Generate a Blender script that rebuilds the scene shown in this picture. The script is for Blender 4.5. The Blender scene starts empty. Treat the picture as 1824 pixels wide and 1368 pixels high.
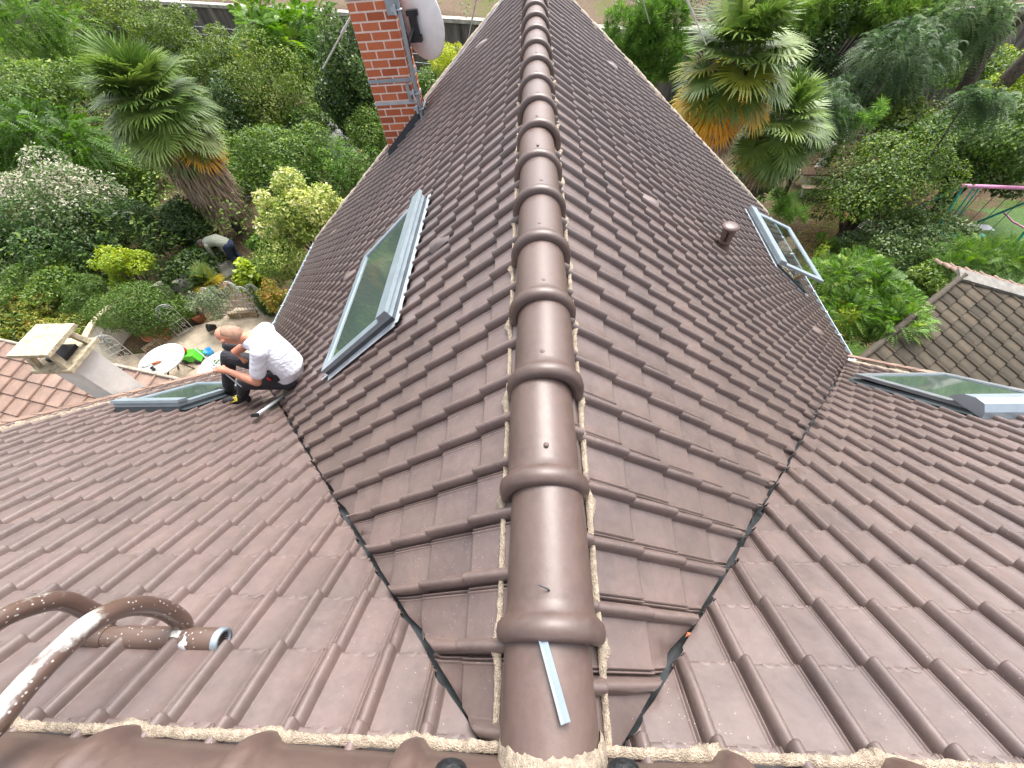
import bpy, bmesh, math, random
import numpy as np
from mathutils import Vector, Matrix
SC = bpy.context.scene
COL = SC.collection
rnd = random.Random(7)
RS = np.random.RandomState(11)
R = math.radians

# ------------------------------------------------------------------ camera, sky, sun, exposure
CAM = np.array([-0.0205, 0.3186, 1.2673]); FPX = 722.19
AR = np.array([0.9977991, 0.0260198, -0.0609910]); AU = np.array([0.0138979, 0.8173028, 0.5760408]); AF = np.array([-0.0648366, 0.5756206, -0.8151424])
cd = bpy.data.cameras.new('camera'); cam = bpy.data.objects.new('camera', cd); COL.objects.link(cam)
cd.sensor_width = 36; cd.lens = FPX/1824*36; cd.clip_start = 0.02; cd.clip_end = 400
m = Matrix(((AR[0], AU[0], -AF[0], CAM[0]), (AR[1], AU[1], -AF[1], CAM[1]), (AR[2], AU[2], -AF[2], CAM[2]), (0, 0, 0, 1)))
cam.matrix_world = m; SC.camera = cam

SUN_EL, SUN_AZ = 60, 18      # azimuth measured from +Y (ahead) towards +X (right)
w = bpy.data.worlds.new('World'); SC.world = w; w.use_nodes = True
nt = w.node_tree; nt.nodes.clear()
sky = nt.nodes.new('ShaderNodeTexSky'); sky.sky_type = 'NISHITA'; sky.sun_disc = False
sky.sun_elevation = R(SUN_EL); sky.sun_rotation = R(SUN_AZ); sky.air_density = 0.7; sky.dust_density = 5.0; sky.ozone_density = 0.6
bg = nt.nodes.new('ShaderNodeBackground'); bg.inputs['Strength'].default_value = 0.15
wo = nt.nodes.new('ShaderNodeOutputWorld')
hz = nt.nodes.new('ShaderNodeHueSaturation'); hz.inputs['Saturation'].default_value = .35   # thin cloud greys the sky
nt.links.new(sky.outputs[0], hz.inputs['Color']); nt.links.new(hz.outputs[0], bg.inputs[0]); nt.links.new(bg.outputs[0], wo.inputs[0])
sl = bpy.data.lights.new('sun', 'SUN'); sl.energy = 1.15; sl.angle = R(38); sl.color = (1, .96, .91)
so = bpy.data.objects.new('sun', sl); COL.objects.link(so)
sd = Vector((math.sin(R(SUN_AZ))*math.cos(R(SUN_EL)), math.cos(R(SUN_AZ))*math.cos(R(SUN_EL)), math.sin(R(SUN_EL))))
so.rotation_euler = sd.to_track_quat('Z', 'Y').to_euler(); so.location = (5, -5, 20)
SC.view_settings.view_transform = 'Standard'; SC.view_settings.look = 'None'
SC.view_settings.exposure = 1.7; SC.view_settings.gamma = 1

# ------------------------------------------------------------------ surveying helpers (a line of sight met with a level or an upright plane)
def ray(px, py): return AF + AR*(px-912)/FPX - AU*(py-684)/FPX
def at(px, py, z): D = ray(px, py); return CAM + D*((z-CAM[2])/D[2])
def aty(px, py, y): D = ray(px, py); return CAM + D*((y-CAM[1])/D[1])
def atx(px, py, x): D = ray(px, py); return CAM + D*((x-CAM[0])/D[0])
def atd(px, py, Z): return CAM + ray(px, py)*Z
def scale_at(p): return FPX/float((np.array(p)-CAM) @ AF)
T1, T2 = math.tan(R(42.12)), math.tan(R(39.74))
C1, S1, C2, S2 = math.cos(R(42.12)), math.sin(R(42.12)), math.cos(R(39.74)), math.sin(R(39.74))
G = -6.8

# ------------------------------------------------------------------ objects
def tag(o, label=None, cat=None, group=None, kind=None):
    if label: o['label'] = label
    if cat: o['category'] = cat
    if group: o['group'] = group
    if kind: o['kind'] = kind
    return o
ORG = {}
def thing(name, loc, label, cat, group=None, kind=None):
    o = bpy.data.objects.new(name, None); COL.objects.link(o); o.empty_display_size = .2
    o.location = loc; ORG[o] = np.array(loc, float)
    return tag(o, label, cat, group, kind)
class MB:
    def __init__(s): s.v = []; s.f = []; s.n = 0; s.t = []; s.sm = []
    def add(s, vs, fs, tint=.5, smooth=True):
        vs = np.asarray(vs, float).reshape(-1, 3); s.v.append(vs)
        for q in fs: s.f.append(tuple(i+s.n for i in q)); s.t.append(tint); s.sm.append(smooth)
        s.n += len(vs); return s
    def box(s, c, d, rot=None, tint=.5):
        x, y, z = [e/2 for e in d]
        v = np.array([(a*x, b*y, e*z) for a in (-1, 1) for b in (-1, 1) for e in (-1, 1)])
        if rot is not None: v = v @ np.array(rot).T
        return s.add(v+np.array(c), [(0, 1, 3, 2), (4, 6, 7, 5), (0, 4, 5, 1), (2, 3, 7, 6), (0, 2, 6, 4), (1, 5, 7, 3)], tint, False)
    def hexa(s, p, tint=.5):   # 8 points: bottom 4 then top 4, same order
        return s.add(p, [(3, 2, 1, 0), (4, 5, 6, 7), (0, 1, 5, 4), (1, 2, 6, 5), (2, 3, 7, 6), (3, 0, 4, 7)], tint, False)
    def tube(s, path, rad, n=10, cap=True, tint=.5):
        P = [np.array(p, float) for p in path]; k = len(P)
        if not hasattr(rad, '__len__'): rad = [rad]*k
        ref = None; rings = []
        for i in range(k):
            t = P[min(i+1, k-1)]-P[max(i-1, 0)]; t = t/(np.linalg.norm(t)+1e-12)
            if ref is None:
                ref = np.array([0, 0, 1.]) if abs(t[2]) < .9 else np.array([1., 0, 0])
            a = np.cross(t, ref); a /= np.linalg.norm(a)+1e-12; b = np.cross(a, t); ref = b
            rings.append([P[i]+rad[i]*(math.cos(2*math.pi*j/n)*a+math.sin(2*math.pi*j/n)*b) for j in range(n)])
        v = [q for r_ in rings for q in r_]
        f = [(i*n+j, i*n+(j+1) % n, (i+1)*n+(j+1) % n, (i+1)*n+j) for i in range(k-1) for j in range(n)]
        s.add(v, f, tint)
        if cap:
            s.add(rings[0], [tuple(range(n))], tint, False); s.add(rings[-1], [tuple(reversed(range(n)))], tint, False)
        return s
    def lathe(s, base, axis, prof, n=20, tint=.5):   # prof: (along, radius)
        ax = np.array(axis, float); ax /= np.linalg.norm(ax)
        a = np.cross(ax, [0, 0, 1.]) if abs(ax[2]) < .9 else np.cross(ax, [1., 0, 0]); a /= np.linalg.norm(a); b = np.cross(ax, a)
        v = [np.array(base)+ax*h+r_*(math.cos(2*math.pi*j/n)*a+math.sin(2*math.pi*j/n)*b) for h, r_ in prof for j in range(n)]
        f = [(i*n+j, i*n+(j+1) % n, (i+1)*n+(j+1) % n, (i+1)*n+j) for i in range(len(prof)-1) for j in range(n)]
        return s.add(v, f, tint)
    def grid(s, pts, tint=.5, smooth=True):   # 2-D array of points
        A = np.array(pts, float); a, b = A.shape[:2]
        f = [(i*b+j, i*b+j+1, (i+1)*b+j+1, (i+1)*b+j) for i in range(a-1) for j in range(b-1)]
        return s.add(A.reshape(-1, 3), f, tint, smooth)
    def poly(s, pts, thick, nrm, tint=.5):
        P = np.array(pts, float); n = len(P); Q = P-np.array(nrm, float)*thick
        s.add(np.vstack([P, Q]), [tuple(range(n)), tuple(reversed(range(n, 2*n)))]+[((j+1) % n, j, n+j, n+(j+1) % n) for j in range(n)], tint, False)
        return s
    def mesh(s, name, off=(0, 0, 0)):
        me = bpy.data.meshes.new(name)
        V = np.vstack(s.v)-np.array(off) if s.v else np.zeros((0, 3))
        me.from_pydata([tuple(p) for p in V], [], s.f); 
        me.polygons.foreach_set('use_smooth', s.sm)
        at_ = me.attributes.new('tint', 'FLOAT', 'FACE'); at_.data.foreach_set('value', s.t)
        return me
    def build(s, name, mat, parent=None, loc=None, **kw):
        off = ORG[parent] if parent is not None else (np.array(loc, float) if loc is not None else np.zeros(3))
        me = s.mesh(name, off); me.materials.append(mat)
        o = bpy.data.objects.new(name, me); COL.objects.link(o)
        if parent is not None: o.parent = parent
        elif loc is not None: o.location = loc
        ORG[o] = off
        return tag(o, **kw)
def rotz(a): c, s_ = math.cos(a), math.sin(a); return np.array([[c, -s_, 0], [s_, c, 0], [0, 0, 1]])
def dup(root, loc, rz=0, label=None, group=None):
    r_ = root.copy(); COL.objects.link(r_); r_.location = loc; r_.rotation_euler = (0, 0, rz) if not isinstance(rz, tuple) else rz
    if label: r_['label'] = label
    if group: r_['group'] = group
    for ch in list(root.children):
        c = ch.copy(); COL.objects.link(c); c.parent = r_
        for g_ in ch.children:
            d = g_.copy(); COL.objects.link(d); d.parent = c
    return r_

# ------------------------------------------------------------------ materials
def newmat(name):
    m_ = bpy.data.materials.new(name); m_.use_nodes = True; t = m_.node_tree; t.nodes.clear()
    o = t.nodes.new('ShaderNodeOutputMaterial'); b = t.nodes.new('ShaderNodeBsdfPrincipled'); t.links.new(b.outputs[0], o.inputs[0])
    return m_, t, b, o
def nd(t, typ, **kw):
    n = t.nodes.new(typ)
    for k, v in kw.items():
        if k in n.inputs.keys(): n.inputs[k].default_value = v
        else: setattr(n, k, v)
    return n
def ramp(t, fac, stops):
    r_ = t.nodes.new('ShaderNodeValToRGB'); e = r_.color_ramp.elements
    while len(e) < len(stops): e.new(.5)
    for el, (p, c) in zip(e, stops): el.position = p; el.color = tuple(c)+(1,) if len(c) == 3 else c
    t.links.new(fac, r_.inputs[0]); return r_
def mixc(t, fac, a, b, mode='MIX'):
    n = t.nodes.new('ShaderNodeMix'); n.data_type = 'RGBA'; n.blend_type = mode
    for sck, v in ((n.inputs[0], fac), (n.inputs[6], a), (n.inputs[7], b)):
        if hasattr(v, 'is_linked'): t.links.new(v, sck)
        elif isinstance(v, (int, float)): sck.default_value = v
        else: sck.default_value = tuple(v)+(1,)
    return n.outputs[2]
def simple(name, col, rough=.6, metal=0, var=.12, scale=8, bump=0, bscale=60, spec=.5, col2=None):
    m_, t, b, o = newmat(name)
    tc = nd(t, 'ShaderNodeTexCoord'); n = nd(t, 'ShaderNodeTexNoise', Scale=scale, Detail=5.0, Roughness=.6); t.links.new(tc.outputs['Object'], n.inputs['Vector'])
    c2 = col2 if col2 is not None else [c*(1+2*var) for c in col]
    r_ = ramp(t, n.outputs[0], [(.3, [c*(1-2*var) for c in col]), (.7, c2)])
    t.links.new(r_.outputs[0], b.inputs['Base Color']); b.inputs['Roughness'].default_value = rough; b.inputs['Metallic'].default_value = metal
    b.inputs['Specular IOR Level'].default_value = spec
    if bump:
        n2 = nd(t, 'ShaderNodeTexNoise', Scale=bscale, Detail=6.0); t.links.new(tc.outputs['Object'], n2.inputs['Vector'])
        bp = nd(t, 'ShaderNodeBump', Strength=bump, Distance=.01); t.links.new(n2.outputs[0], bp.inputs['Height']); t.links.new(bp.outputs[0], b.inputs['Normal'])
    return m_
def leafmat(name, stops, rough=.5, trans=.35, spec=.4):
    m_, t, b, o = newmat(name)
    a = nd(t, 'ShaderNodeAttribute'); a.attribute_name = 'tint'
    r_ = ramp(t, a.outputs['Fac'], stops)
    t.links.new(r_.outputs[0], b.inputs['Base Color']); b.inputs['Roughness'].default_value = rough; b.inputs['Specular IOR Level'].default_value = spec
    tr = nd(t, 'ShaderNodeBsdfTranslucent'); mx = nd(t, 'ShaderNodeMixShader'); mx.inputs[0].default_value = trans
    hs = nd(t, 'ShaderNodeHueSaturation', Saturation=1.1, Value=1.3); t.links.new(r_.outputs[0], hs.inputs['Color']); t.links.new(hs.outputs[0], tr.inputs[0])
    t.links.new(b.outputs[0], mx.inputs[1]); t.links.new(tr.outputs[0], mx.inputs[2]); t.links.new(mx.outputs[0], o.inputs[0])
    return m_
def tilemat(name, c0, c1, c2, speck=.5, rough=.42, moss=0, coat=0.0):
    m_, t, b, o = newmat(name)
    tc = nd(t, 'ShaderNodeTexCoord'); O = tc.outputs['Object']
    a = nd(t, 'ShaderNodeAttribute'); a.attribute_name = 'tint'
    base = ramp(t, a.outputs['Fac'], [(0, c0), (.5, c1), (1, c2)]).outputs[0]
    n = nd(t, 'ShaderNodeTexNoise', Scale=2.2, Detail=6.0, Roughness=.65); t.links.new(O, n.inputs['Vector'])
    dirt = ramp(t, n.outputs[0], [(.3, (.72, .72, .74)), (.65, (1.12, 1.08, 1.05))]).outputs[0]
    col = mixc(t, .8, base, dirt, 'MULTIPLY')
    n3 = nd(t, 'ShaderNodeTexNoise', Scale=38.0, Detail=8.0, Roughness=.7); t.links.new(O, n3.inputs['Vector'])
    col = mixc(t, .5, col, ramp(t, n3.outputs[0], [(.3, (.72, .70, .70)), (.7, (1.2, 1.18, 1.16))]).outputs[0], 'MULTIPLY')
    # splashes of pale specks that cover patches of the roof
    v = nd(t, 'ShaderNodeTexVoronoi', Scale=150.0); t.links.new(O, v.inputs['Vector'])
    sp = ramp(t, v.outputs['Distance'], [(.10, (.75, .75, .75)), (.24, (0, 0, 0))]).outputs[0]
    vc = nd(t, 'ShaderNodeSeparateColor'); t.links.new(v.outputs['Color'], vc.inputs[0])
    pn = nd(t, 'ShaderNodeTexNoise', Scale=.9, Detail=3.0); t.links.new(O, pn.inputs['Vector'])
    thr = ramp(t, pn.outputs[0], [(.47, (.004, .004, .004)), (.60, (speck*.3,)*3), (.72, (speck,)*3)]).outputs[0]
    lt = nd(t, 'ShaderNodeMath', operation='LESS_THAN'); t.links.new(vc.outputs[0], lt.inputs[0]); t.links.new(thr, lt.inputs[1])
    oi = nd(t, 'ShaderNodeObjectInfo'); col = mixc(t, .5, col, ramp(t, oi.outputs['Random'], [(0, (.80, .80, .80)), (1, (1.16, 1.12, 1.08))]).outputs[0], 'MULTIPLY')
    n6 = nd(t, 'ShaderNodeTexNoise', Scale=5.5, Detail=7.0, Roughness=.7, Distortion=.8); t.links.new(O, n6.inputs['Vector']); col = mixc(t, .55, col, ramp(t, n6.outputs[0], [(.34, (.70, .70, .71)), (.5, (1, 1, 1)), (.70, (1.2, 1.17, 1.13))]).outputs[0], 'MULTIPLY')
    mm = nd(t, 'ShaderNodeMath', operation='MULTIPLY'); t.links.new(lt.outputs[0], mm.inputs[0]); t.links.new(sp, mm.inputs[1])
    col = mixc(t, mm.outputs[0], col, (.55, .50, .46))
    if moss:
        n4 = nd(t, 'ShaderNodeTexNoise', Scale=5.0, Detail=8.0, Roughness=.75); t.links.new(O, n4.inputs['Vector'])
        col = mixc(t, ramp(t, n4.outputs[0], [(.48, (0, 0, 0)), (.68, (moss, moss, moss))]).outputs[0], col, (.035, .032, .022))
        n5 = nd(t, 'ShaderNodeTexNoise', Scale=9.0, Detail=4.0, Roughness=.6); t.links.new(O, n5.inputs['Vector'])
        col = mixc(t, ramp(t, n5.outputs[0], [(.66, (0, 0, 0)), (.8, (.6, .6, .6))]).outputs[0], col, (.30, .10, .03))
    t.links.new(col, b.inputs['Base Color'])
    rr = ramp(t, n3.outputs[0], [(.2, (rough-.1,)*3), (.8, (rough+.14,)*3)]).outputs[0]; t.links.new(rr, b.inputs['Roughness'])
    b.inputs['Specular IOR Level'].default_value = .5
    bp = nd(t, 'ShaderNodeBump', Strength=.25, Distance=.004); t.links.new(n3.outputs[0], bp.inputs['Height']); t.links.new(bp.outputs[0], b.inputs['Normal'])
    if coat: b.inputs['Coat Weight'].default_value = coat; b.inputs['Coat Roughness'].default_value = .3
    return m_
TILE = tilemat('brown_glazed_tile', (.117, .087, .080), (.134, .101, .093), (.151, .114, .106), speck=.5, rough=.38, coat=.5)
RIDGE = tilemat('ridge_tile_glaze', (.094, .064, .055), (.106, .073, .063), (.120, .084, .073), speck=.28, rough=.44, coat=.2)
OLDTILE = tilemat('weathered_brown_tile', (.040, .034, .023), (.062, .051, .034), (.095, .077, .052), speck=.04, rough=.85, moss=.8)
PALETILE = tilemat('pale_terracotta_tile', (.20, .135, .105), (.25, .172, .135), (.29, .205, .165), speck=.05, rough=.75)
MORTAR = simple('mortar', (.36, .295, .225), .95, var=.2, scale=60, bump=1.0, bscale=260)
MORTARG = simple('old_mortar', (.34, .29, .23), .95, var=.2, scale=18, bump=.9, bscale=120)
LEADDK = simple('valley_metal', (.035, .040, .043), .6, .2, var=.35)
BLUEG = simple('blue_grey_metal', (.27, .33, .37), .38, .35, var=.05)
SLATE = simple('dark_grey_metal', (.06, .075, .085), .4, .3, var=.08)
LEADL = simple('light_lead', (.42, .46, .50), .45, .3, var=.08)
GREYM = simple('mid_grey_metal', (.20, .22, .235), .42, .3, var=.08)
BRIGHTM = simple('bright_aluminium', (.62, .68, .72), .35, .3, var=.04)
SILVER = simple('pale_aluminium', (.30, .36, .41), .35, .4, var=.04)
WHITE = simple('white_paint', (.45, .46, .46), .5, var=.05)
CREAM = simple('cream_render', (.62, .58, .50), .9, var=.08, scale=6, bump=.5, bscale=50)
CONC = simple('concrete', (.36, .34, .30), .9, var=.2, scale=3, bump=.5)
CAPST = simple('lichen_concrete', (.44, .38, .26), .95, var=.22, scale=14, bump=.8, bscale=60)
BLACK = simple('black_plastic', (.012, .012, .014), .5, var=.2)
WOOD = simple('weathered_wood', (.26, .20, .13), .85, var=.25, scale=12)
DKWOOD = simple('dark_wood', (.09, .06, .04), .8, var=.25, scale=12)
TERRA = simple('terracotta', (.42, .17, .09), .85, var=.15, scale=8)
BARK = simple('bark', (.075, .058, .045), .95, var=.35, scale=14, bump=1.0, bscale=30)
PINKW = simple('pink_paint', (.62, .25, .42), .5, var=.08)
TEAL = simple('teal_paint', (.03, .38, .36), .45, var=.08)
def glassmat():
    m_, t, b, o = newmat('window_glass')
    b.inputs['Base Color'].default_value = (.06, .088, .075, 1); b.inputs['Roughness'].default_value = .05; b.inputs['Specular IOR Level'].default_value = 1.0
    b.inputs['IOR'].default_value = 1.7
    return m_
GLASS = glassmat()
def clearmat():
    m_, t, b, o = newmat('clear_glass')
    b.inputs['Base Color'].default_value = (.8, .9, .88, 1); b.inputs['Roughness'].default_value = .02; b.inputs['Transmission Weight'].default_value = 1; b.inputs['IOR'].default_value = 1.45
    return m_
CLEAR = clearmat()

# ------------------------------------------------------------------ terrain
def gz(x, y):
    # level garden, falling to a sunken street that a retaining wall bounds, then an earth bank
    wl = 28.3-0.42*(x-0)-1.0          # line of the wall
    wl = 28.0-0.43*x if x < 6 else 25.4+0.0*x
    t_ = (y-(wl-9))/7
    t_ = min(max(t_, 0), 1); t_ = t_*t_*(3-2*t_)
    z = G-2.4*t_
    if y > wl+.15: z = -5.45+(y-wl)*.33
    return z
xs = np.concatenate([np.linspace(-90, -34, 10), np.linspace(-30, 30, 61), np.linspace(34, 90, 10)])
gm = MB(); pts = []
for x in xs:
    wl = 28.0-0.43*x if x < 6 else 25.4
    row = [(x, y, gz(x, y)+.05*math.sin(x*1.3+y*.8)*(y > 12)) for y in list(np.linspace(-40, 0, 5))+list(np.linspace(2, wl, 24))[:-1]+[wl+.0]]
    row += [(x, wl+.2, -5.45)]+[(x, wl+.2+d_, -5.45+d_*.33+.12*math.sin(x*.9+d_)) for d_ in (1, 2, 3, 4.5, 6, 8, 11, 15, 25, 50)]
    pts.append(row)
gm.grid(pts)
def groundmat():
    m_, t, b, o = newmat('garden_ground')
    tc = nd(t, 'ShaderNodeTexCoord'); O = tc.outputs['Object']
    n = nd(t, 'ShaderNodeTexNoise', Scale=.7, Detail=9.0, Roughness=.7); t.links.new(O, n.inputs['Vector'])
    n2 = nd(t, 'ShaderNodeTexNoise', Scale=14.0, Detail=9.0, Roughness=.75); t.links.new(O, n2.inputs['Vector'])
    n3 = nd(t, 'ShaderNodeTexVoronoi', Scale=11.0); t.links.new(O, n3.inputs['Vector'])
    soil = ramp(t, n2.outputs[0], [(.3, (.055, .038, .022)), (.5, (.11, .078, .048)), (.72, (.22, .165, .11))]).outputs[0]
    lit = ramp(t, n3.outputs['Distance'], [(.15, (1.25, 1.15, 1)), (.5, (.8, .8, .8))]).outputs[0]
    soil = mixc(t, .7, soil, lit, 'MULTIPLY')
    grass = ramp(t, n2.outputs[0], [(.3, (.025, .055, .012)), (.7, (.09, .15, .03))]).outputs[0]
    col = mixc(t, ramp(t, n.outputs[0], [(.50, (0, 0, 0)), (.60, (1, 1, 1))]).outputs[0], soil, grass)
    sx = nd(t, 'ShaderNodeSeparateXYZ'); t.links.new(O, sx.inputs[0])
    # tan earth on the railway-like bank beyond the wall
    bank = ramp(t, n2.outputs[0], [(.3, (.10, .072, .050)), (.5, (.17, .125, .088)), (.75, (.27, .215, .16))]).outputs[0]
    bank = mixc(t, ramp(t, n.outputs[0], [(.55, (0, 0, 0)), (.62, (.8, .8, .8))]).outputs[0], bank, (.13, .15, .05))
    gt = nd(t, 'ShaderNodeMath', operation='GREATER_THAN'); t.links.new(sx.outputs[2], gt.inputs[0]); gt.inputs[1].default_value = -5.6
    col = mixc(t, gt.outputs[0], col, bank)
    t.links.new(col, b.inputs['Base Color']); b.inputs['Roughness'].default_value = .95; b.inputs['Specular IOR Level'].default_value = .15
    bp = nd(t, 'ShaderNodeBump', Strength=.8, Distance=.06); t.links.new(n2.outputs[0], bp.inputs['Height']); t.links.new(bp.outputs[0], b.inputs['Normal'])
    return m_
gm.build('ground', groundmat(), kind='structure')
# sandy patio and a lawn, as sheets just above the ground
SAND = simple('sandy_gravel', (.36, .30, .225), .95, var=.16, scale=2.5, bump=.7, bscale=45)
def sheet(name, pix, z, mat, **kw):
    P = [at(a, b_, z) for a, b_ in pix]; mb = MB(); mb.add(P, [tuple(range(len(P)))]); return mb.build(name, mat, **kw)
sheet('patio', [(120, 720), (170, 640), (262, 628), (325, 586), (395, 568), (420, 548), (500, 548), (600, 600), (520, 720)], G+.03, SAND, kind='structure')
LAWNM = simple('lawn_grass', (.05, .10, .02), .95, var=.3, scale=30, bump=.8, bscale=120)
sheet('lawn', [(1600, 480), (1640, 400), (1700, 372), (1900, 370), (2000, 480), (1700, 520)], G+.02, LAWNM, kind='structure')
# the retaining wall
def wallmat():
    m_, t, b, o = newmat('stained_concrete')
    tc = nd(t, 'ShaderNodeTexCoord'); mp = nd(t, 'ShaderNodeMapping'); mp.inputs['Scale'].default_value = (1, 1, .12); t.links.new(tc.outputs['Object'], mp.inputs[0])
    n = nd(t, 'ShaderNodeTexNoise', Scale=1.4, Detail=8.0, Roughness=.7); t.links.new(mp.outputs[0], n.inputs['Vector'])
    r_ = ramp(t, n.outputs[0], [(.36, (.035, .033, .032)), (.5, (.12, .105, .095)), (.68, (.26, .22, .19))]); t.links.new(r_.outputs[0], b.inputs['Base Color']); b.inputs['Roughness'].default_value = .9
    return m_
WM = wallmat()
wr = thing('retaining_wall', (-10, 32, -9.3), 'long stained grey concrete retaining wall below the bare earth bank', 'wall')
wp = [(x, 28.0-0.43*x) for x in (-90, -60, -40, -20, -10, 0, 6)]+[(90, 25.4)]
mb = MB(); mc = MB()
for (x0, y0), (x1, y1) in zip(wp[:-1], wp[1:]):
    mb.hexa([(x0, y0, -9.6), (x1, y1, -9.6), (x1, y1+.3, -9.6), (x0, y0+.3, -9.6), (x0, y0, -5.4), (x1, y1, -5.4), (x1, y1+.3, -5.4), (x0, y0+.3, -5.4)])
    mc.hexa([(x0, y0-.12, -5.397), (x1, y1-.12, -5.397), (x1, y1+.42, -5.397), (x0, y0+.42, -5.397), (x0, y0-.12, -5.22), (x1, y1-.12, -5.22), (x1, y1+.42, -5.22), (x0, y0+.42, -5.22)])
mb.build('wall_face', WM, wr); mc.build('coping', CONC, wr)
fn = thing('wire_fence', (-12, 31, -9.2), 'thin wire fence with slim posts standing before the long concrete wall', 'fence')
mb = MB()
for k in range(6):
    z = -8.2+k*.42; mb.tube([(x, 28.0-.43*x-1.6, z) for x in (-40, -30, -20, -10, 0)], .018, 4)
mb.build('wires', LEADL, fn)
for k in range(9):
    x = -38+k*4.6; MB().box((x, 28.0-.43*x-1.6, -7.7), (.07, .07, 3.4)).build('post', CONC, fn)
def lamp(px, py, lab):
    p = at(px, py, -5.1); r_ = thing('street_lamp', (p[0], p[1], gz(p[0], p[1])), lab, 'street lamp', 'street lamps by the wall')
    MB().tube([(p[0], p[1], -9.3), (p[0], p[1], -5.25), (p[0]-.08, p[1], -5.15)], [.07, .05, .04], 8).build('pole', SLATE, r_)
    MB().lathe((p[0]-.45, p[1], -5.14), (1, 0, .05), [(0, .01), (.04, .08), (.2, .13), (.5, .12), (.62, .05), (.64, .01)], 12).build('lamp_head', WHITE, r_)
lamp(327, 12, 'dark street lamp at the left end of the concrete wall, above the tall palm')
lamp(772, 38, 'dark street lamp with pale head just right of the satellite dish')

# ------------------------------------------------------------------ tiled slopes
W, GA = .186, .2416
PROF = [(0, -.016), (.016, -.014), (.020, .006), (.030, .019), (.058, .0305), (.095, .037), (.135, .0385), (.175, .035), (.205, .0265), (.228, .015), (.238, .0065), (.242, .0048), (.26, .0046), (.60, .0045), (.872, .0046), (.880, .0055), (.898, .0085), (.918, .0085), (.928, -.008), (.946, -.008), (.954, .0070), (.974, .0070), (.980, -.014), (1.0, -.016)]
def tiles(mb, O, U, V, N, u0, v0, nu, nv, w_=W, g_=GA, lift=.015, knobs=None, hscale=1., seed=1, prof=PROF, jit=1.):
    rs = np.random.RandomState(seed); O, U, V, N = [np.array(q, float) for q in (O, U, V, N)]
    pu = np.array([p[0] for p in prof])*w_; ph = np.array([p[1] for p in prof])*hscale; k = len(pu)
    vv = [(-.012, -.004), (g_*.5, lift*.5), (g_*.975, lift*.98), (g_*.997, lift*1.0), (g_*1.010, lift-.0012), (g_*1.018, lift-.0045)]
    roll = ph > .008
    for i in range(nu):
        for j in range(nv):
            a = u0+i*w_+rs.uniform(-.002, .002)*jit; b = v0+j*g_+rs.uniform(-.004, .004)*jit; dz = rs.uniform(-.0015, .003)*jit; tw = rs.uniform(-.0025, .0025)*jit; sk = rs.uniform(-.004, .004)*jit
            P = []
            for (v, h) in vv:
                sc = 1+.20*(v/g_-.5)
                H = np.where(roll, ph*sc, ph)+h+dz+tw*(v/g_)*2*(pu/w_-.5)
                P.append(O+np.outer(a+pu+sk*v, U)+(b+v+sk*pu)[:, None]*V*1.0+H[:, None]*N)
            P = np.array(P); tn = float(np.clip(rs.normal(.5, .18), 0, 1))
            mb.grid(P, tn)
            F = np.array([P[-1], P[-1]-N*(.020+.0)]); mb.grid(F, tn, False)
            if knobs is not None and knobs(a, b):
                for c in (.50, .76):
                    cu = a+c*w_; r_ = .020; cv = b+g_*1.016
                    ring = [O+U*(cu+r_*math.cos(t_))+V*(cv-r_*.9*math.sin(t_))+N*(.0042+lift+dz) for t_ in np.linspace(0, math.pi, 7)]
                    ins = [O+U*(cu+r_*.6*math.cos(t_))+V*(cv+.002-r_*.55*math.sin(t_))+N*(.0060+lift+dz) for t_ in np.linspace(0, math.pi, 7)]
                    mb.grid([ring, ins], tn); mb.add(ins, [tuple(range(7))], tn, False)
                    mb.add([ring[0], ins[0], ins[-1], ring[-1]], [(0, 1, 2, 3)], tn, False); mb.add([ring[0], ring[-1], ring[-1]-N*.012, ring[0]-N*.012], [(0, 1, 2, 3)], tn, False)
def cut(mb, planes, jag=0):
    me = mb.mesh('tmp'); bm = bmesh.new(); bm.from_mesh(me)
    for co, no in planes:
        bmesh.ops.bisect_plane(bm, geom=bm.verts[:]+bm.edges[:]+bm.faces[:], plane_co=co, plane_no=no, clear_outer=True, dist=1e-6)
    for co, no in planes[:2] if jag else ():
        no = Vector(no).normalized(); co = Vector(co)
        if abs(no.x) < .99 and abs(no.y) < .99:
            for v in bm.verts:
                if abs((v.co-co).dot(no)) < 1e-4: v.co -= no*(abs(math.sin(math.floor(v.co.y/.115)*12.9898+co.y*99)*43758.5) % 1)*jag
    bm.to_mesh(me); bm.free(); return me
def place(me, name, mat, parent, **kw):
    me.name = name; me.materials.append(mat); off = ORG[parent]
    me.transform(Matrix.Translation(Vector(-off))); o = bpy.data.objects.new(name, me); COL.objects.link(o); o.parent = parent; ORG[o] = off
    return tag(o, **kw)
PROF2 = [(0, -.004), (.004, .012), (.02, .026), (.05, .031), (.09, .030), (.12, .022), (.135, .008), (.14, .006), (.16, .0055), (.5, .005), (.955, .0055), (.96, -.002), (1.0, -.004)]
XL, XR = -5.19, 4.77
SL, SR = 6.77, 6.44
YL = 8.55
house = thing('brown_tiled_house', (0, 3, G), 'house under brown glazed roof tiles with a long ridge running away between two valleys', 'house')
rt = T2/T1; gap = .012
vl = Vector((-1, -1/rt*-1, 0))
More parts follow.
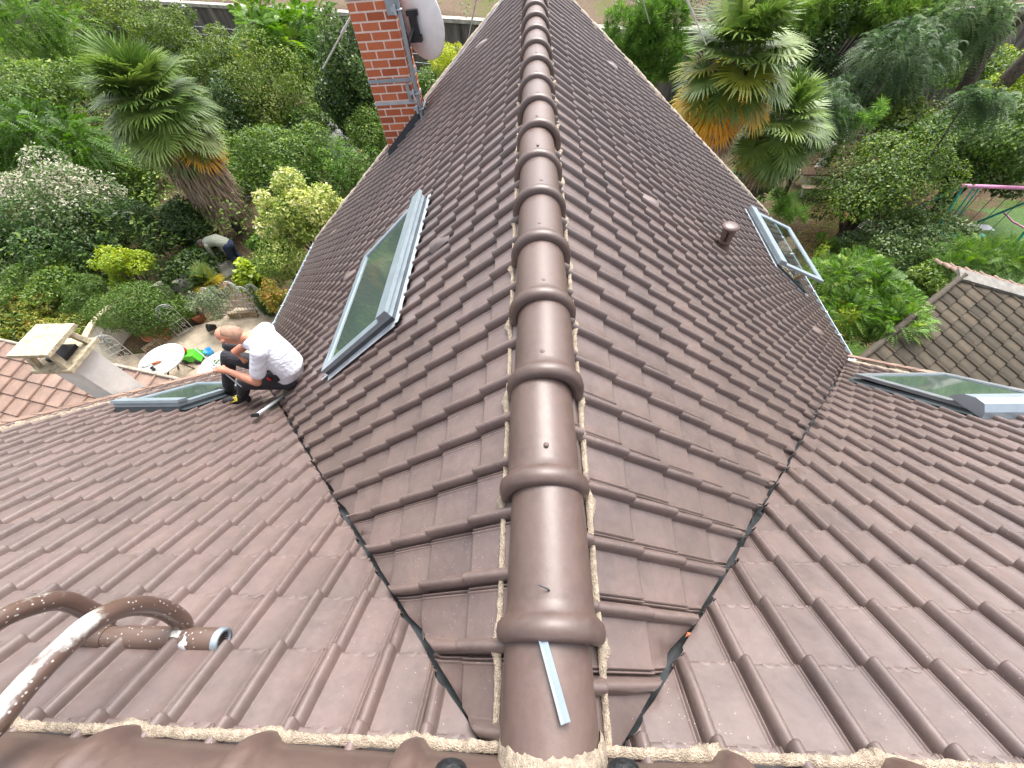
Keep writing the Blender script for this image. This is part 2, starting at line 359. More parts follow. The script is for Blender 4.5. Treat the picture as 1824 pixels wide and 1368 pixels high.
# vertical planes through the valleys:  y = rt*|x|
nR = Vector((rt, -1, 0)).normalized(); nL = Vector((-rt, -1, 0)).normalized()    # point to the main-slope side
mt = MB()
u00 = -1.433+.0-.033-27*W
tiles(mt, (0, 0, 0), (1, 0, 0), (0, C1, -S1), (0, S1, C1), u00-8*W, .457-2*GA, 68, 31, knobs=lambda a, b: -3.2 < a < 3.2 and b < 1.9, seed=3)
def uncut(side):   # main slope is the union of two half planes, keep y<rt*|x|
    return [((0, 0, 0), (1 if side < 0 else -1, 0, 0)), ((0, -.010, 0), Vector((-(rt+.002)*side, 1, 0)).normalized()),
            ((XL-.13, 0, 0), (-1, 0, 0)), ((XR+.10, 0, 0), (1, 0, 0)), ((0, .03, 0), (0, -1, 0))]
meL = cut(mt, uncut(-1), .016); meR = cut(mt, uncut(1), .016)
place(meL, 'main_roof_slope', TILE, house, label='roof slope at lower left with the chimney beyond its verge')
place(meR, 'main_roof_slope', TILE, house, label='roof slope at lower right of the right valley')
vL = MB(); tiles(vL, (0, 0, 0), (0, 1, 0), (-C2, 0, -S2), (-S2, 0, C2), 1.124-.03-8*W, .312-2*GA, 50, 31, seed=5)
vR = MB(); tiles(vR, (0, 0, 0), (0, -1, 0), (C2, 0, -S2), (S2, 0, C2), -1.0265-.03-42*W, .3836-2*GA, 50, 30, seed=6)
yv = -gap
meWL = cut(vL, [((0, -.002, 0), Vector((-(rt-.001), -1, 0)).normalized()), ((-.03, 0, 0), (1, 0, 0)), ((0, YL, 0), (0, 1, 0)), ((-SL*C2, 0, 0), (-1, 0, 0))], .022)
meWR = cut(vR, [((0, -.002, 0), Vector((rt-.001, -1, 0)).normalized()), ((.03, 0, 0), (-1, 0, 0)), ((0, YL, 0), (0, 1, 0)), ((SR*C2, 0, 0), (1, 0, 0))], .022)
place(meWL, 'wing_roof_slope', TILE, house, label='roof slope left of the long ridge, with brick chimney and closed skylight')
place(meWR, 'wing_roof_slope', TILE, house, label='roof slope right of the long ridge, with vent pipe and propped open skylight')
# dark sheets added below the tiles to stop light leaks; valley metal
mb = MB()
def vpt(s_, x): return (x, rt*abs(x), -T2*abs(x))
dn = -.035
for s_ in (-1, 1):
    X_ = XL if s_ < 0 else XR; sE = SL if s_ < 0 else SR; xe = s_*(sE*C2)
    mb.add([(0, 0, dn), (X_, 0, dn), (X_, rt*abs(X_), -T2*abs(X_)+dn), (0, 0, dn)], [(0, 1, 2)], .5, False)
    mb.add([(0, 0, dn), (X_, rt*abs(X_), -T2*abs(X_)+dn), (xe, rt*abs(X_)+.0, -T2*abs(xe)+dn), (xe, YL-.02, -T2*abs(xe)+dn), (0, YL-.02, dn)], [(0, 1, 2, 3, 4)], .5, False)
mb.add([(XL, 0, dn), (XR, 0, dn), (XR, -5, dn-5*T1), (XL, -5, dn-5*T1)], [(0, 1, 2, 3)], .5, False)
mb.build('light_leak_sheet', LEADDK, house)
for s_ in (-1, 1):
    X_ = XL if s_ < 0 else XR; mb = MB(); A_ = Vector((0, 0, 0)); B_ = Vector(vpt(s_, X_*.995)); d_ = (B_-A_).normalized()
    a_ = Vector((s_*-1*0+s_*.0, 0, 0))
    wv = Vector((s_*C2, 0, -S2)); wv = -(wv-d_*wv.dot(d_)).normalized(); mv = Vector((0, C1, -S1)); mv = -(mv-d_*mv.dot(d_)).normalized()
    rows = []
    for k in range(41):
        p = A_+(B_-A_)*(k/40)+Vector((0, 0, -.032)); rows.append([tuple(p+wv*.12+Vector((0, 0, .004))), tuple(p+wv*.01), tuple(p+mv*.01), tuple(p+mv*.12+Vector((0, 0, .004)))])
    mb.grid(rows, .5, False); mb.build('valley_lining', LEADDK, house)
# walls and gables
WALLM = CREAM
mb = MB()
hx = 4.75
xl, xr = XL+.2, XR-.2
mb.hexa([(xl, -4.5, G-.1), (xr, -4.5, G-.1), (xr, 5, G-.1), (xl, 5, G-.1), (xl, -4.5, -4.5), (xr, -4.5, -4.5), (xr, 4.4, -4.5), (xl, 4.4, -4.5)])
for x in (xl, xr):
    s_ = -1 if x < 0 else 1
    mb.poly([(x, -4.5, -4.49), (x, 4.9, -4.49), (x, 4.9, -4.9*T1-.08), (x, 0, -.08), (x, -4.5, -4.5*T1-.08)], .2, (s_, 0, 0))
mb.hexa([(xl+.05, 5.0, G-.1), (xr-.05, 5.0, G-.1), (xr-.05, YL-.25, G-.1), (xl+.05, YL-.25, G-.1), (xl+.05, 5.0, -4.3), (xr-.05, 5.0, -4.3), (xr-.05, YL-.25, -4.3), (xl+.05, YL-.25, -4.3)])
mb.poly([(xl+.06, YL-.24, -4.29), (0, YL-.24, -.1), (xr-.06, YL-.24, -4.1)], .2, (0, 1, 0))
mb.build('wall', WALLM, house)
# mortar strips
def strip(name, A_, B_, side, up, wid, hgt, mat, parent, n=120, seed=0, blob=None, lift=.0, jag=.35, **kw):
    rs = np.random.RandomState(seed); A_, B_, side, up = [np.array(q, float) for q in (A_, B_, side, up)]
    rows = []; q1 = q2 = 0
    for k in range(n+1):
        t_ = k/n; p = A_+(B_-A_)*t_; q1 = .6*q1+rs.normal(0, jag*1.1); q2 = .75*q2+rs.normal(0, jag*.9)
        e = 1+(blob(t_) if blob else 0)
        w1 = wid*e*(1+.30*q1); w2 = wid*(1+.2*q2); h = hgt*(1+.25*q2+.06*rs.normal())
        rows.append([p-side*w2*.5+up*lift, p-side*w2*.42+up*(lift+h*.8), p+up*(lift+h), p+side*w1*.40+up*(lift+h*.62), p+side*w1*.52+up*(lift-.02)])
    mb = MB(); mb.grid(rows); return mb.build(name, mat, parent, **kw)
for s_ in (-1, 1):
    X_ = XL if s_ < 0 else XR
    strip('verge_mortar', (X_, .05, -.05*T1), (X_, rt*abs(X_)-.1, -T2*abs(X_)), (s_, 0, 0), (0, S1, C1), .15, .040, MORTAR, house, n=240, seed=20+s_, lift=.036)
    for k in range(28):      # cut tile ends beyond the mortar
        v = .1+k*GA; MB().box((X_+s_*.10, v*C1+.05, -v*S1+.010), (.13, .21+rnd.uniform(-.02, .03), .02), rot=np.array([[1, 0, 0], [0, C1, S1], [0, -S1, C1]]) @ rotz(rnd.uniform(-.05, .05)), tint=rnd.random()).build('verge_tile', PALETILE, house)
    sE = SL if s_ < 0 else SR
    strip('gable_mortar', (s_*.05, YL+.02, -.05*T2), (s_*sE*C2, YL+.02, -sE*S2), (0, 1, 0), (s_*S2, 0, C2), .24, .04, MORTARG, house, n=200, seed=30+s_, lift=.018)
# gutters along the wing eaves
for s_, sE in ((-1, SL), (1, SR)):
    xe, ze = s_*(sE*C2+.05), -sE*S2-.055; mb = MB(); ys = np.linspace(abs(XL if s_ < 0 else XR)*rt-.15, YL-.05, 20)
    mb.grid([[(xe+s_*.065*math.cos(t_)*-1, y, ze-.055*math.sin(t_)) for t_ in np.linspace(0, math.pi, 9)] for y in ys])
    mb.grid([[(xe+s_*.058*math.cos(t_)*-1, y, ze-.050*math.sin(t_)) for t_ in np.linspace(0, math.pi, 9)] for y in ys])
    mb.tube([(xe+s_*.066, ys[0], ze+.004), (xe+s_*.066, ys[-1], ze+.004)], .009, 6)
    g_ = mb.build('gutter', BLUEG, house)
    for k in range(8):
        y = ys[0]+.3+k*(ys[-1]-ys[0]-.5)/7; MB().box((xe+s_*.01, y, ze+.010), (.14, .025, .012)).build('gutter_bracket', LEADL, g_)

# ------------------------------------------------------------------ ridge tiles
def ridge_tile(q, rb=.122, cz=-.05, skirt=.055, seed=0, bolt=True):
    prof = [(0, rb-.004), (.001, rb+.014), (.010, rb+.024), (.028, rb+.029), (.048, rb+.026), (.062, rb+.013), (.072, rb+.004), (.10, rb+.002), (q*.6, rb-.001), (q+.03, rb-.006)]
    def ring(dy, r_):
        L = [(-r_, dy, cz-skirt)]+[(-r_*math.cos(t_), dy, cz+r_*math.sin(t_)) for t_ in np.linspace(0, math.pi, 25)]+[(r_, dy, cz-skirt)]
        return L
    mb = MB(); mb.grid([ring(*p) for p in prof]); mb.grid([ring(0, rb-.004), ring(.004, rb-.016), ring(q+.03, rb-.018)], .5, False)
    return mb
QR, Y0 = .4077, .376
t0 = ridge_tile(QR)
protos = None
for i in range(-1, 20):
    y = Y0+i*QR
    if i == -1: y = Y0-QR
    L = min(QR, YL+.03-y)
    if protos is None: protos = t0.mesh('ridge_tile'); protos.materials.append(RIDGE)
    o = bpy.data.objects.new('ridge_tile', protos); COL.objects.link(o); o.parent = house
    o.location = Vector((rnd.uniform(-.005, .005), y, rnd.uniform(-.004, .004)))-Vector(tuple(ORG[house])); o.rotation_euler = (rnd.uniform(-.004, .004), rnd.uniform(-.025, .025), rnd.uniform(-.014, .014))
    if i >= 0 and i < 14:
        b_ = MB(); bp = np.array([rnd.uniform(-.006, .012), y+.115+rnd.uniform(0, .02), .0735+.002])
        if i == 0:
            b_.lathe(bp-[0, 0, .003], (0, 0, 1), [(0, .013), (.002, .013), (.0025, .006), (.003, .001)], 12)
            b_.tube([bp, bp+[-.004, .002, .012], bp+[-.03, .01, .022]], [.003, .0025, .0015], 6)
        else: b_.lathe(bp-[0, 0, .003], (0, 0, 1), [(0, .009), (.004, .009), (.006, .006), (.007, .001)], 10)
        bo = b_.build('ridge_nail', RIDGE if i else SLATE, house)
for s_ in (-1, 1):
    def blob(t_): ph = ((t_*(YL-.12)+.12-Y0) % QR)/QR; return 2.2*math.exp(-((min(ph, 1-ph))/.09)**2)
    strip('ridge_mortar', (s_*.128, .12, -.118), (s_*.128, YL, -.118), (s_, 0, 0), (s_*.55, 0, .83), .017, .008, MORTAR, house, n=1100, seed=40+s_, blob=blob, lift=.026, jag=.3)
# main ridge: same tiles, larger bend, lying across
QM = .381
MBm = ridge_tile(QM, rb=.137, cz=-.03, skirt=.05)
mm_ = MBm.mesh('main_ridge_tile'); mm_.materials.append(RIDGE)
mm_.transform(Matrix.Rotation(-math.pi/2, 4, 'Z'))      # local +y becomes +x
mcx = [-1.10-QM*k for k in range(10, 0, -1)]+[-1.10, -.72, -.335]
for x in mcx+[.415+QM*k for k in range(0, 11)]:
    o = bpy.data.objects.new('ridge_tile', mm_); COL.objects.link(o); o.parent = house
    if x > 0: o.location = Vector((x+.035, .008, 0))-Vector(tuple(ORG[house])); o.rotation_euler = (0, 0, math.pi)
    else: o.location = Vector((x-.035, .008, 0))-Vector(tuple(ORG[house]))
for s_ in (-1, 1):
    def blob(t_):
        x = .14+t_*4.6; base = .36 if s_ < 0 else .40
        ph = ((x-base) % QM)/QM; return 1.3*math.exp(-((min(ph, 1-ph))/.12)**2)
    strip('ridge_mortar', (s_*.125, .154, -.088), (s_*4.74, .154, -.088), (0, 1, 0), (0, .5, .86), .024, .007, MORTAR, house, n=1100, seed=50+s_, blob=blob, lift=.012, jag=.3)
rows = []; q_ = 0
for k in range(73):
    t_ = -.35+(math.pi+.7)*k/72; q_ = .8*q_+rnd.gauss(0, .004); e_ = .018*(1-math.sin(max(0, min(math.pi, t_))))
    rows.append([(-rr_*math.cos(t_), y_, -.05+rr_*math.sin(t_)) for rr_, y_ in ((.119, .158+q_+e_*2), (.126, .152+q_+e_*2), (.131, .140+q_*.5+e_), (.132, .125), (.128, .10), (.118, .08))])
mb = MB(); mb.grid(rows); mb.build('ridge_mortar', MORTAR, house)

# south slope, behind the camera
sm = MB(); tiles(sm, (0, 0, 0), (-1, 0, 0), (0, -C1, -S1), (0, -S1, C1), -4.9, .1, 54, 26, seed=9)
place(sm.mesh('x'), 'main_roof_slope', TILE, house, label='roof slope on the far side of the cross ridge')

# ------------------------------------------------------------------ raised ventilation tiles on the slopes
def onw(side, px, py): # point on the wing slope plane
    n = np.array([side*T2, 0, 1.]); D = ray(px, py); return CAM+D*((0-n @ CAM)/(n @ D))
def onm(px, py):
    n = np.array([0, T1, 1.]); D = ray(px, py); return CAM+D*((0-n @ CAM)/(n @ D))
for side, px, py in ((-1, 790, 432), (-1, 628, 492), (-1, 862, 80), (1, 1150, 360), (1, 1085, 118), (1, 1450, 590), (-1, 598, 415)):
    p = onw(side, px, py); N_ = np.array([side*S2, 0, C2]); V_ = np.array([side*C2, 0, -S2]); U_ = np.array([0, 1, 0])
    rows = []
    for a in np.linspace(-1, 1, 9):
        rows.append([p+U_*(a*.075)+V_*(b*.10)+N_*(.018+.045*math.sqrt(max(0, 1-a*a))*min(1, (b+1)*.7)*(1 if b < .95 else .98)) for b in (-1, -.6, -.2, .3, .8, 1.)])
    mb = MB(); mb.grid(rows, .7); mb.grid([[r_[-1] for r_ in rows], [r_[-1]-N_*.03 for r_ in rows]], .5, False)
    mb.build('vent_tile', TILE, house)

# ------------------------------------------------------------------ skylights
def skylight(O, U, V, N, wu, lv, opening=0, lab='', hood=True, leadtop=True, hh=.075, fr=.075, glass=GLASS, side=None, metal=BLUEG, sidemat=SLATE):
    """O = top edge corner on the roof plane, U across, V down the slope"""
    O, U, V, N = [np.array(q, float) for q in (O, U, V, N)]
    def bx(mb, u0, u1, v0, v1, h0, h1, tint=.5):
        mb.hexa([O+U*a+V*b+N*h for h in (h0, h1) for a, b in ((u0, v0), (u1, v0), (u1, v1), (u0, v1))], tint)
    mb = MB()                                     # kerb frame
    bx(mb, 0, wu, 0, .04, .0, hh); bx(mb, 0, wu, lv-.04, lv, .0, hh); bx(mb, 0, .04, .0402, lv-.0402, .0, hh); bx(mb, wu-.04, wu, .0402, lv-.0402, .0, hh)
    f_ = mb.build('skylight', sidemat, house, label=lab)
    mb = MB()                                     # lead apron and flashing, scalloped over the tiles
    def apron(u0, u1, v0, v1, dirv):
        pts = []; n = 26
        for k in range(n+1):
            t_ = k/n; s_ = .012*abs(math.sin(t_*math.pi*(max(u1-u0, v1-v0)/W)))
            if dirv == 'v': pts.append([O+U*(u0+(u1-u0)*t_)+V*v0+N*.046, O+U*(u0+(u1-u0)*t_)+V*(v1+s_*2)+N*(.032+.02*abs(math.sin(t_*math.pi*((u1-u0)/W))))])
            else: pts.append([O+V*(v0+(v1-v0)*t_)+U*u0+N*.045, O+V*(v0+(v1-v0)*t_)+U*u1+N*.038])
        mb.grid(pts, .5, False)
    apron(0, wu, lv, lv+.11, 'v'); apron(-.0, -.06, 0, lv, 'u'); apron(wu, wu+.06, 0, lv, 'u')
    if leadtop:
        n = 40; pts = []
        for k in range(n+1):
            t_ = k/n; s_ = .03*(1-abs(math.sin(t_*math.pi*((wu+.1)/W))))
            pts.append([O+U*(-.05+(wu+.1)*t_)+V*(.0)+N*.05, O+U*(-.05+(wu+.1)*t_)+V*(-.055+s_*.6)+N*.044])
        mb.grid(pts, .5, False)
    mb.build('flashing', LEADL if leadtop else sidemat, f_)
    # sash, hinged at the top edge
    ca, sa = math.cos(opening), math.sin(opening); V2 = V*ca+N*sa; N2 = N*ca-V*sa; O2 = O+N*(hh+.002)
    def sx(mb, u0, u1, v0, v1, h0, h1): mb.hexa([O2+U*a+V2*b+N2*h for h in (h0, h1) for a, b in ((u0, v0), (u1, v0), (u1, v1), (u0, v1))])
    mb = MB(); a0, a1 = .002, wu-.002
    sx(mb, a0, a1, .0, .13, 0, .045); sx(mb, a0, a1, lv-fr, lv+.01, 0, .035); sx(mb, a0, fr, .1302, lv-fr-.0002, 0, .035); sx(mb, wu-fr, a1, .1302, lv-fr-.0002, 0, .035)
    if hood: sx(mb, -.01, wu+.01, -.02, .10, .0455, .075)
    mb.build('sash', metal, f_)
    mb = MB(); sx(mb, fr+.001, wu-fr-.001, .131, lv-fr-.001, .012, .022); mb.build('pane', glass, f_)
    mb = MB(); sx(mb, fr*.8, wu-fr*.8, .125, .145, .0235, .0285); sx(mb, fr-.001, fr+.012, .146, lv-fr-.013, .0235, .0285); sx(mb, wu-fr-.012, wu-fr+.001, .146, lv-fr-.013, .0235, .0285); sx(mb, fr, wu-fr, lv-fr-.012, lv-fr+.001, .0235, .0285)
    mb.build('glazing_bead', SILVER, f_)
    return f_, bx, sx
# left wing, closed
skylight((-1.02, 3.96, -1.02*T2), (0, -1, 0), (-C2, 0, -S2), (-S2, 0, C2), 1.58, 1.04, 0, 'closed skylight in the slope left of the ridge, palm reflected in its pane')
# lower-left main slope
skylight((-4.57, 2.46, -2.46*T1), (1, 0, 0), (0, C1, -S1), (0, S1, C1), .74, 1.10, 0, 'flat skylight beside the crouching man', hood=True, leadtop=False)
# right main slope, ajar
f_, bx, sx = skylight((3.68, 2.16, -2.16*T1), (1, 0, 0), (0, C1, -S1), (0, S1, C1), .98, 1.36, .02, 'big pale skylight standing slightly ajar at the right edge', hood=False, leadtop=False, metal=GREYM, hh=.06)
mb = MB(); rows = []
for u in (-.012, .99):
    rows.append([np.array((3.68+u, 2.16, -2.16*T1))+np.array((0, C1, -S1))*v+np.array((0, S1, C1))*h for v, h in ((-.06, .02), (-.07, .08), (-.055, .15), (.02, .185), (.12, .19), (.20, .165), (.24, .135))])
mb.grid(rows, .5, False)
for r_ in rows: mb.add(r_, [tuple(range(7))], .5, False)
mb.build('hood', SILVER, f_)
# right wing, propped open
f_, bx, sx = skylight((3.52, 6.78, -3.52*T2), (0, -1, 0), (C2, 0, -S2), (S2, 0, C2), 1.42, .92, R(14), 'skylight propped wide open on the slope right of the ridge', glass=CLEAR)
mb = MB(); bx(mb, .045, 1.375, .045, .875, .02, .034); mb.build('reveal', simple('pale_reveal', (.34, .27, .19), .8), f_)
mb = MB(); bx(mb, 1.30, 1.35, .55, .62, .04, .20); mb.build('stay', WOOD, f_)

# ------------------------------------------------------------------ vent pipe on the right wing
p = onw(1, 1284, 446); vp = MB()
vp.lathe(p+[0, 0, -.02], (0, 0, 1), [(0, .085), (.07, .075), (.10, .062), (.12, .058)], 20); vp.build('vent_base', RIDGE, house)
vq = MB(); 
vq.lathe(p+[0, 0, .08], (0, 0, 1), [(0, .052), (.02, .052), (.03, .066), (.05, .066), (.055, .057), (.07, .057)], 20)
n = 20; z0 = .15; z1 = .26
for k in range(n):
    if k % 4 == 1: continue
    a0, a1 = 2*math.pi*k/n, 2*math.pi*(k+1)/n
    vq.grid([[p+[.058*math.cos(a)*1.0, .058*math.sin(a), z0], p+[.068*math.cos(a), .068*math.sin(a), z1]] for a in (a0, a1)])
vq.lathe(p+[0, 0, .08], (0, 0, 1), [(.18, .068), (.20, .070), (.21, .090), (.222, .088), (.235, .05), (.24, .002)], 24)
vq.lathe(p+[0, 0, .08], (0, 0, 1), [(.06, .035), (.19, .035)], 12)
vq.build('vent_pipe', RIDGE, house)
# ------------------------------------------------------------------ brick chimney
def brickmat():
    m_, t, b, o = newmat('orange_brick')
    tc = nd(t, 'ShaderNodeTexCoord'); a = nd(t, 'ShaderNodeAttribute'); a.attribute_name = 'tint'
    n = nd(t, 'ShaderNodeTexNoise', Scale=40.0, Detail=6.0); t.links.new(tc.outputs['Object'], n.inputs['Vector'])
    c = ramp(t, a.outputs['Fac'], [(0, (.34, .085, .035)), (.5, (.45, .12, .048)), (1, (.54, .16, .07))]).outputs[0]
    c = mixc(t, .6, c, ramp(t, n.outputs[0], [(.3, (.8, .8, .8)), (.7, (1.1, 1.1, 1.1))]).outputs[0], 'MULTIPLY')
    t.links.new(c, b.inputs['Base Color']); b.inputs['Roughness'].default_value = .85
    bp = nd(t, 'ShaderNodeBump', Strength=.4, Distance=.004); t.links.new(n.outputs[0], bp.inputs['Height']); t.links.new(bp.outputs[0], b.inputs['Normal'])
    return m_
BRICK = brickmat(); JOINT = simple('pale_joint', (.70, .60, .54), .95, var=.06)
cx0, cx1, cy0, cy1 = -2.50, -1.87, 7.50, 7.98; zb, zt = -2.6, .95
mb = MB(); mb.hexa([(x, y, z) for z in (zb, zt) for x, y in ((cx0, cy0), (cx1, cy0), (cx1, cy1), (cx0, cy1))]); ch = mb.build('chimney', JOINT, house, label='orange brick chimney with steel bands')
bk = MB(); hb, jt = .105, .022; z = zb; r_i = 0
while z < zt-.02:
    for face, (p0, p1) in enumerate((((cx0, cy0), (cx1, cy0)), ((cx1, cy0), (cx1, cy1)), ((cx1, cy1), (cx0, cy1)), ((cx0, cy1), (cx0, cy0)))):
        L = math.hypot(p1[0]-p0[0], p1[1]-p0[1]); d_ = np.array([(p1[0]-p0[0])/L, (p1[1]-p0[1])/L, 0]); nn = np.array([d_[1], -d_[0], 0])
        bl = .255; u = -(bl/2 if (r_i+face) % 2 else 0.02)
        while u < L:
            a0, a1 = max(u, .004), min(u+bl-jt, L-.004)
            if a1-a0 > .02:
                q = np.array([p0[0], p0[1], z]); e = .004+rnd.uniform(0, .002)
                P = [q+d_*a+nn*b+np.array([0, 0, h]) for h in (jt, hb) for a, b in ((a0, -.01), (a1, -.01), (a1, e), (a0, e))]
                bk.hexa(P, tint=min(1, max(0, rnd.gauss(.5, .22))))
            u += bl
    z += hb; r_i += 1
bk.build('bricks', BRICK, ch)
def band(z0, z1, mat, t_=.012):
    mb = MB()
    for (a, b) in (((cx0-t_, cy0-t_), (cx1+t_, cy0-.0062)), ((cx0-t_, cy1+.0062), (cx1+t_, cy1+t_)), ((cx0-t_, cy0-.0061), (cx0-.0062, cy1+.0061)), ((cx1+.0062, cy0-.0061), (cx1+t_, cy1+.0061))):
        mb.hexa([(x, y, z) for z in (z0, z1) for x, y in ((a[0], a[1]), (b[0], a[1]), (b[0], b[1]), (a[0], b[1]))])
    mb.build('steel_band', mat, ch)
band(-.985, -.935, BLUEG); band(-1.275, -1.235, LEADL); band(-.05, .06, LEADL); band(.5, .56, BLUEG)
# flashing along the foot, following the roof slope
mb = MB(); o_ = .02
for y0, y1 in ((cy0-o_, cy0-.0065), (cy1+.0065, cy1+o_)):
    mb.hexa([(cx0-.03, y0, -T2*2.53+.0), (cx1+.02, y0, -T2*1.85), (cx1+.02, y1, -T2*1.85), (cx0-.03, y1, -T2*2.53), (cx0-.03, y0, -T2*2.53+.16), (cx1+.02, y0, -T2*1.85+.18), (cx1+.02, y1, -T2*1.85+.18), (cx0-.03, y1, -T2*2.53+.16)])
mb.hexa([(x, y, z) for z in (-T2*1.85-.02, -T2*1.85+.12) for x, y in ((cx1+.0065, cy0-.02), (cx1+.06, cy0-.02), (cx1+.06, cy1+.02), (cx1+.0065, cy1+.02))])
mb.build('flashing', SLATE, ch)
# mast clamped to the near right corner of the chimney
ms = thing('antenna_mast', (-1.80, 7.44, -1.50), 'blue-grey steel mast clamped up the right corner of the brick chimney', 'mast')
MB().tube([(-1.80, 7.44, -1.52), (-1.80, 7.44, 1.6)], .028, 14).build('pole', BLUEG, ms)
for z in (-1.33, -1.12, -.16, .5):
    mb = MB(); mb.tube([(-1.80+.04*math.cos(a), 7.44+.04*math.sin(a), z) for a in np.linspace(-2.4, 2.4, 14)], .008, 6); mb.box((-1.86, 7.465, z), (.10, .03, .05)); mb.box((-1.845, 7.42, z), (.03, .05, .10)); mb.build('clamp', LEADL, ms)
MB().box((-1.90, 7.465, -.12), (.14, .02, .20)).build('bracket_plate', BLUEG, ms); MB().box((-1.93, 7.465, -1.12), (.05, .018, .24)).build('bracket_plate', BLUEG, ms)
# satellite dish on the mast
dc = np.array([-1.62, 7.80, -.38]); dn_ = np.array([.42, .88, .06]); dn_ /= np.linalg.norm(dn_)
sd_ = thing('satellite_dish', tuple(dc), 'large white satellite dish hung behind the brick chimney', 'satellite dish')
mb = MB(); a_ = np.cross(dn_, [0, 0, 1.]); a_ /= np.linalg.norm(a_); b_ = np.cross(a_, dn_); rows = []
for r_ in np.linspace(.001, 1, 12):
    rows.append([dc+a_*(.38*r_*math.cos(t_))+b_*(.45*r_*math.sin(t_))+dn_*(.10*r_*r_-.10) for t_ in np.linspace(0, 2*math.pi, 49)])
rows += [[p+dn_*.012+(p-dc)*.02 for p in rows[-1]], [p+dn_*.006 for p in rows[-2]]]
rows += [[p+dn_*.005 for p in r_] for r_ in rows[10::-1]]
mb.grid(rows); mb.build('reflector', simple('dish_white', (.78, .78, .78), .45, var=.03), sd_)
mb = MB(); q = dc-dn_*.10; mb.box(q-dn_*.05, (.10, .10, .30)); mb.box(q-dn_*.05+[0, 0, .14], (.16, .07, .06)); mb.box(q-dn_*.06-[0, 0, .14], (.16, .09, .07)); mb.tube([q-dn_*.06, (-1.80, 7.44, -.58)], .022, 8); mb.build('bracket', BLACK, sd_)
mb = MB(); e_ = dc+dn_*.50-b_*.32; mb.tube([dc-b_*.44-dn_*.0, e_], .012, 6); mb.tube([e_, e_+(dc-e_)*.16], .03, 10); mb.build('feed_arm', BLACK, sd_)
# cables down the chimney and along the verge
cb = MB(); cb.tube([(-1.77, 7.46, z)+np.array([.012*math.sin(z*9), .01*math.cos(z*7), 0]) for z in np.linspace(-.4, -1.45, 14)], .006, 5); cb.build('cable', BLACK, None, loc=(-1.77, 7.46, -1.4), label='thin black aerial cable running down beside the chimney mast', cat='cable')
cb = MB(); pts = [(-2.9, 8.75, -2.9), (-2.75, 8.68, -2.35), (-2.5, 8.5, -2.0)]+[(-s_*C2, YL-.22+.02*math.sin(s_*3), -s_*S2+.05) for s_ in np.linspace(2.8, .6, 14)]
cb.tube(pts, .012, 6); cb.build('cable', LEADL, None, loc=(-2.5, 8.5, -2.1), label='pale cable lying along the far left verge behind the chimney', cat='cable')

# ------------------------------------------------------------------ ground-plane aerial whose radials reach into the picture
hub = atd(1000, -600, 9.0)
hb_ = np.array([.0, YL+.10, -.9])
hub = np.array([.12, YL+.10, aty(1000, -600, YL+.10)[2]])
gp = thing('radio_aerial', tuple(hb_), 'ground plane radio aerial on the far gable, four white radials sloping down', 'aerial')
MB().tube([hb_, (0, YL+.1, 1.2), hub, hub+[0, 0, 2.5]], [.03, .028, .022, .01], 10).build('mast', LEADL, gp)
for (x, y, Z) in ((575, 122, 7.2), (833, 75, 11.5), (1157, 42, 12.0), (1258, 80, 8.0)):
    e = atd(x, y, Z); mb = MB(); md = hub+(e-hub)*.86; mb.tube([hub, hub+(e-hub)*.45, md], [.022, .02, .018], 8); mb.tube([md, e], [.013, .011], 8); mb.lathe(md-(md-hub)*.03, (e-hub), [(0, .024), (.12, .024)], 10); mb.build('radial', WHITE, gp)
# ------------------------------------------------------------------ foliage
def leaf_object(name, mat, parent, P, D, N, L, Wd, tint, fold=.12):
    """P base points, D directions, N normals, L lengths, Wd widths (all arrays): one folded leaf blade each"""
    off = ORG[parent] if parent is not None else np.zeros(3)
    n = len(P); D = D/np.linalg.norm(D, axis=1, keepdims=True); S = np.cross(D, N); S /= np.linalg.norm(S, axis=1, keepdims=True)+1e-9; N = np.cross(S, D)
    L = np.broadcast_to(L, (n,))[:, None]; Wd = np.broadcast_to(Wd, (n,))[:, None]
    V = np.empty((n, 4, 3)); V[:, 0] = P; V[:, 1] = P+D*L*.45+S*Wd*.5+N*Wd*fold; V[:, 2] = P+D*L-N*L*.08; V[:, 3] = P+D*L*.45-S*Wd*.5+N*Wd*fold
    V = (V-off).reshape(-1, 3).astype(np.float32)
    me = bpy.data.meshes.new(name); me.vertices.add(4*n); me.vertices.foreach_set('co', V.ravel()); me.loops.add(4*n); me.loops.foreach_set('vertex_index', np.arange(4*n, dtype=np.int32))
    me.polygons.add(n); me.polygons.foreach_set('loop_start', np.arange(0, 4*n, 4, dtype=np.int32)); me.polygons.foreach_set('loop_total', np.full(n, 4, dtype=np.int32)); me.update(calc_edges=True)
    a = me.attributes.new('tint', 'FLOAT', 'FACE'); a.data.foreach_set('value', np.clip(tint, 0, 1).astype(np.float32)); me.materials.append(mat)
    o = bpy.data.objects.new(name, me); COL.objects.link(o)
    if parent is not None: o.parent = parent
    ORG[o] = off
    return o
def unit(v): return v/(np.linalg.norm(v, axis=-1, keepdims=True)+1e-9)
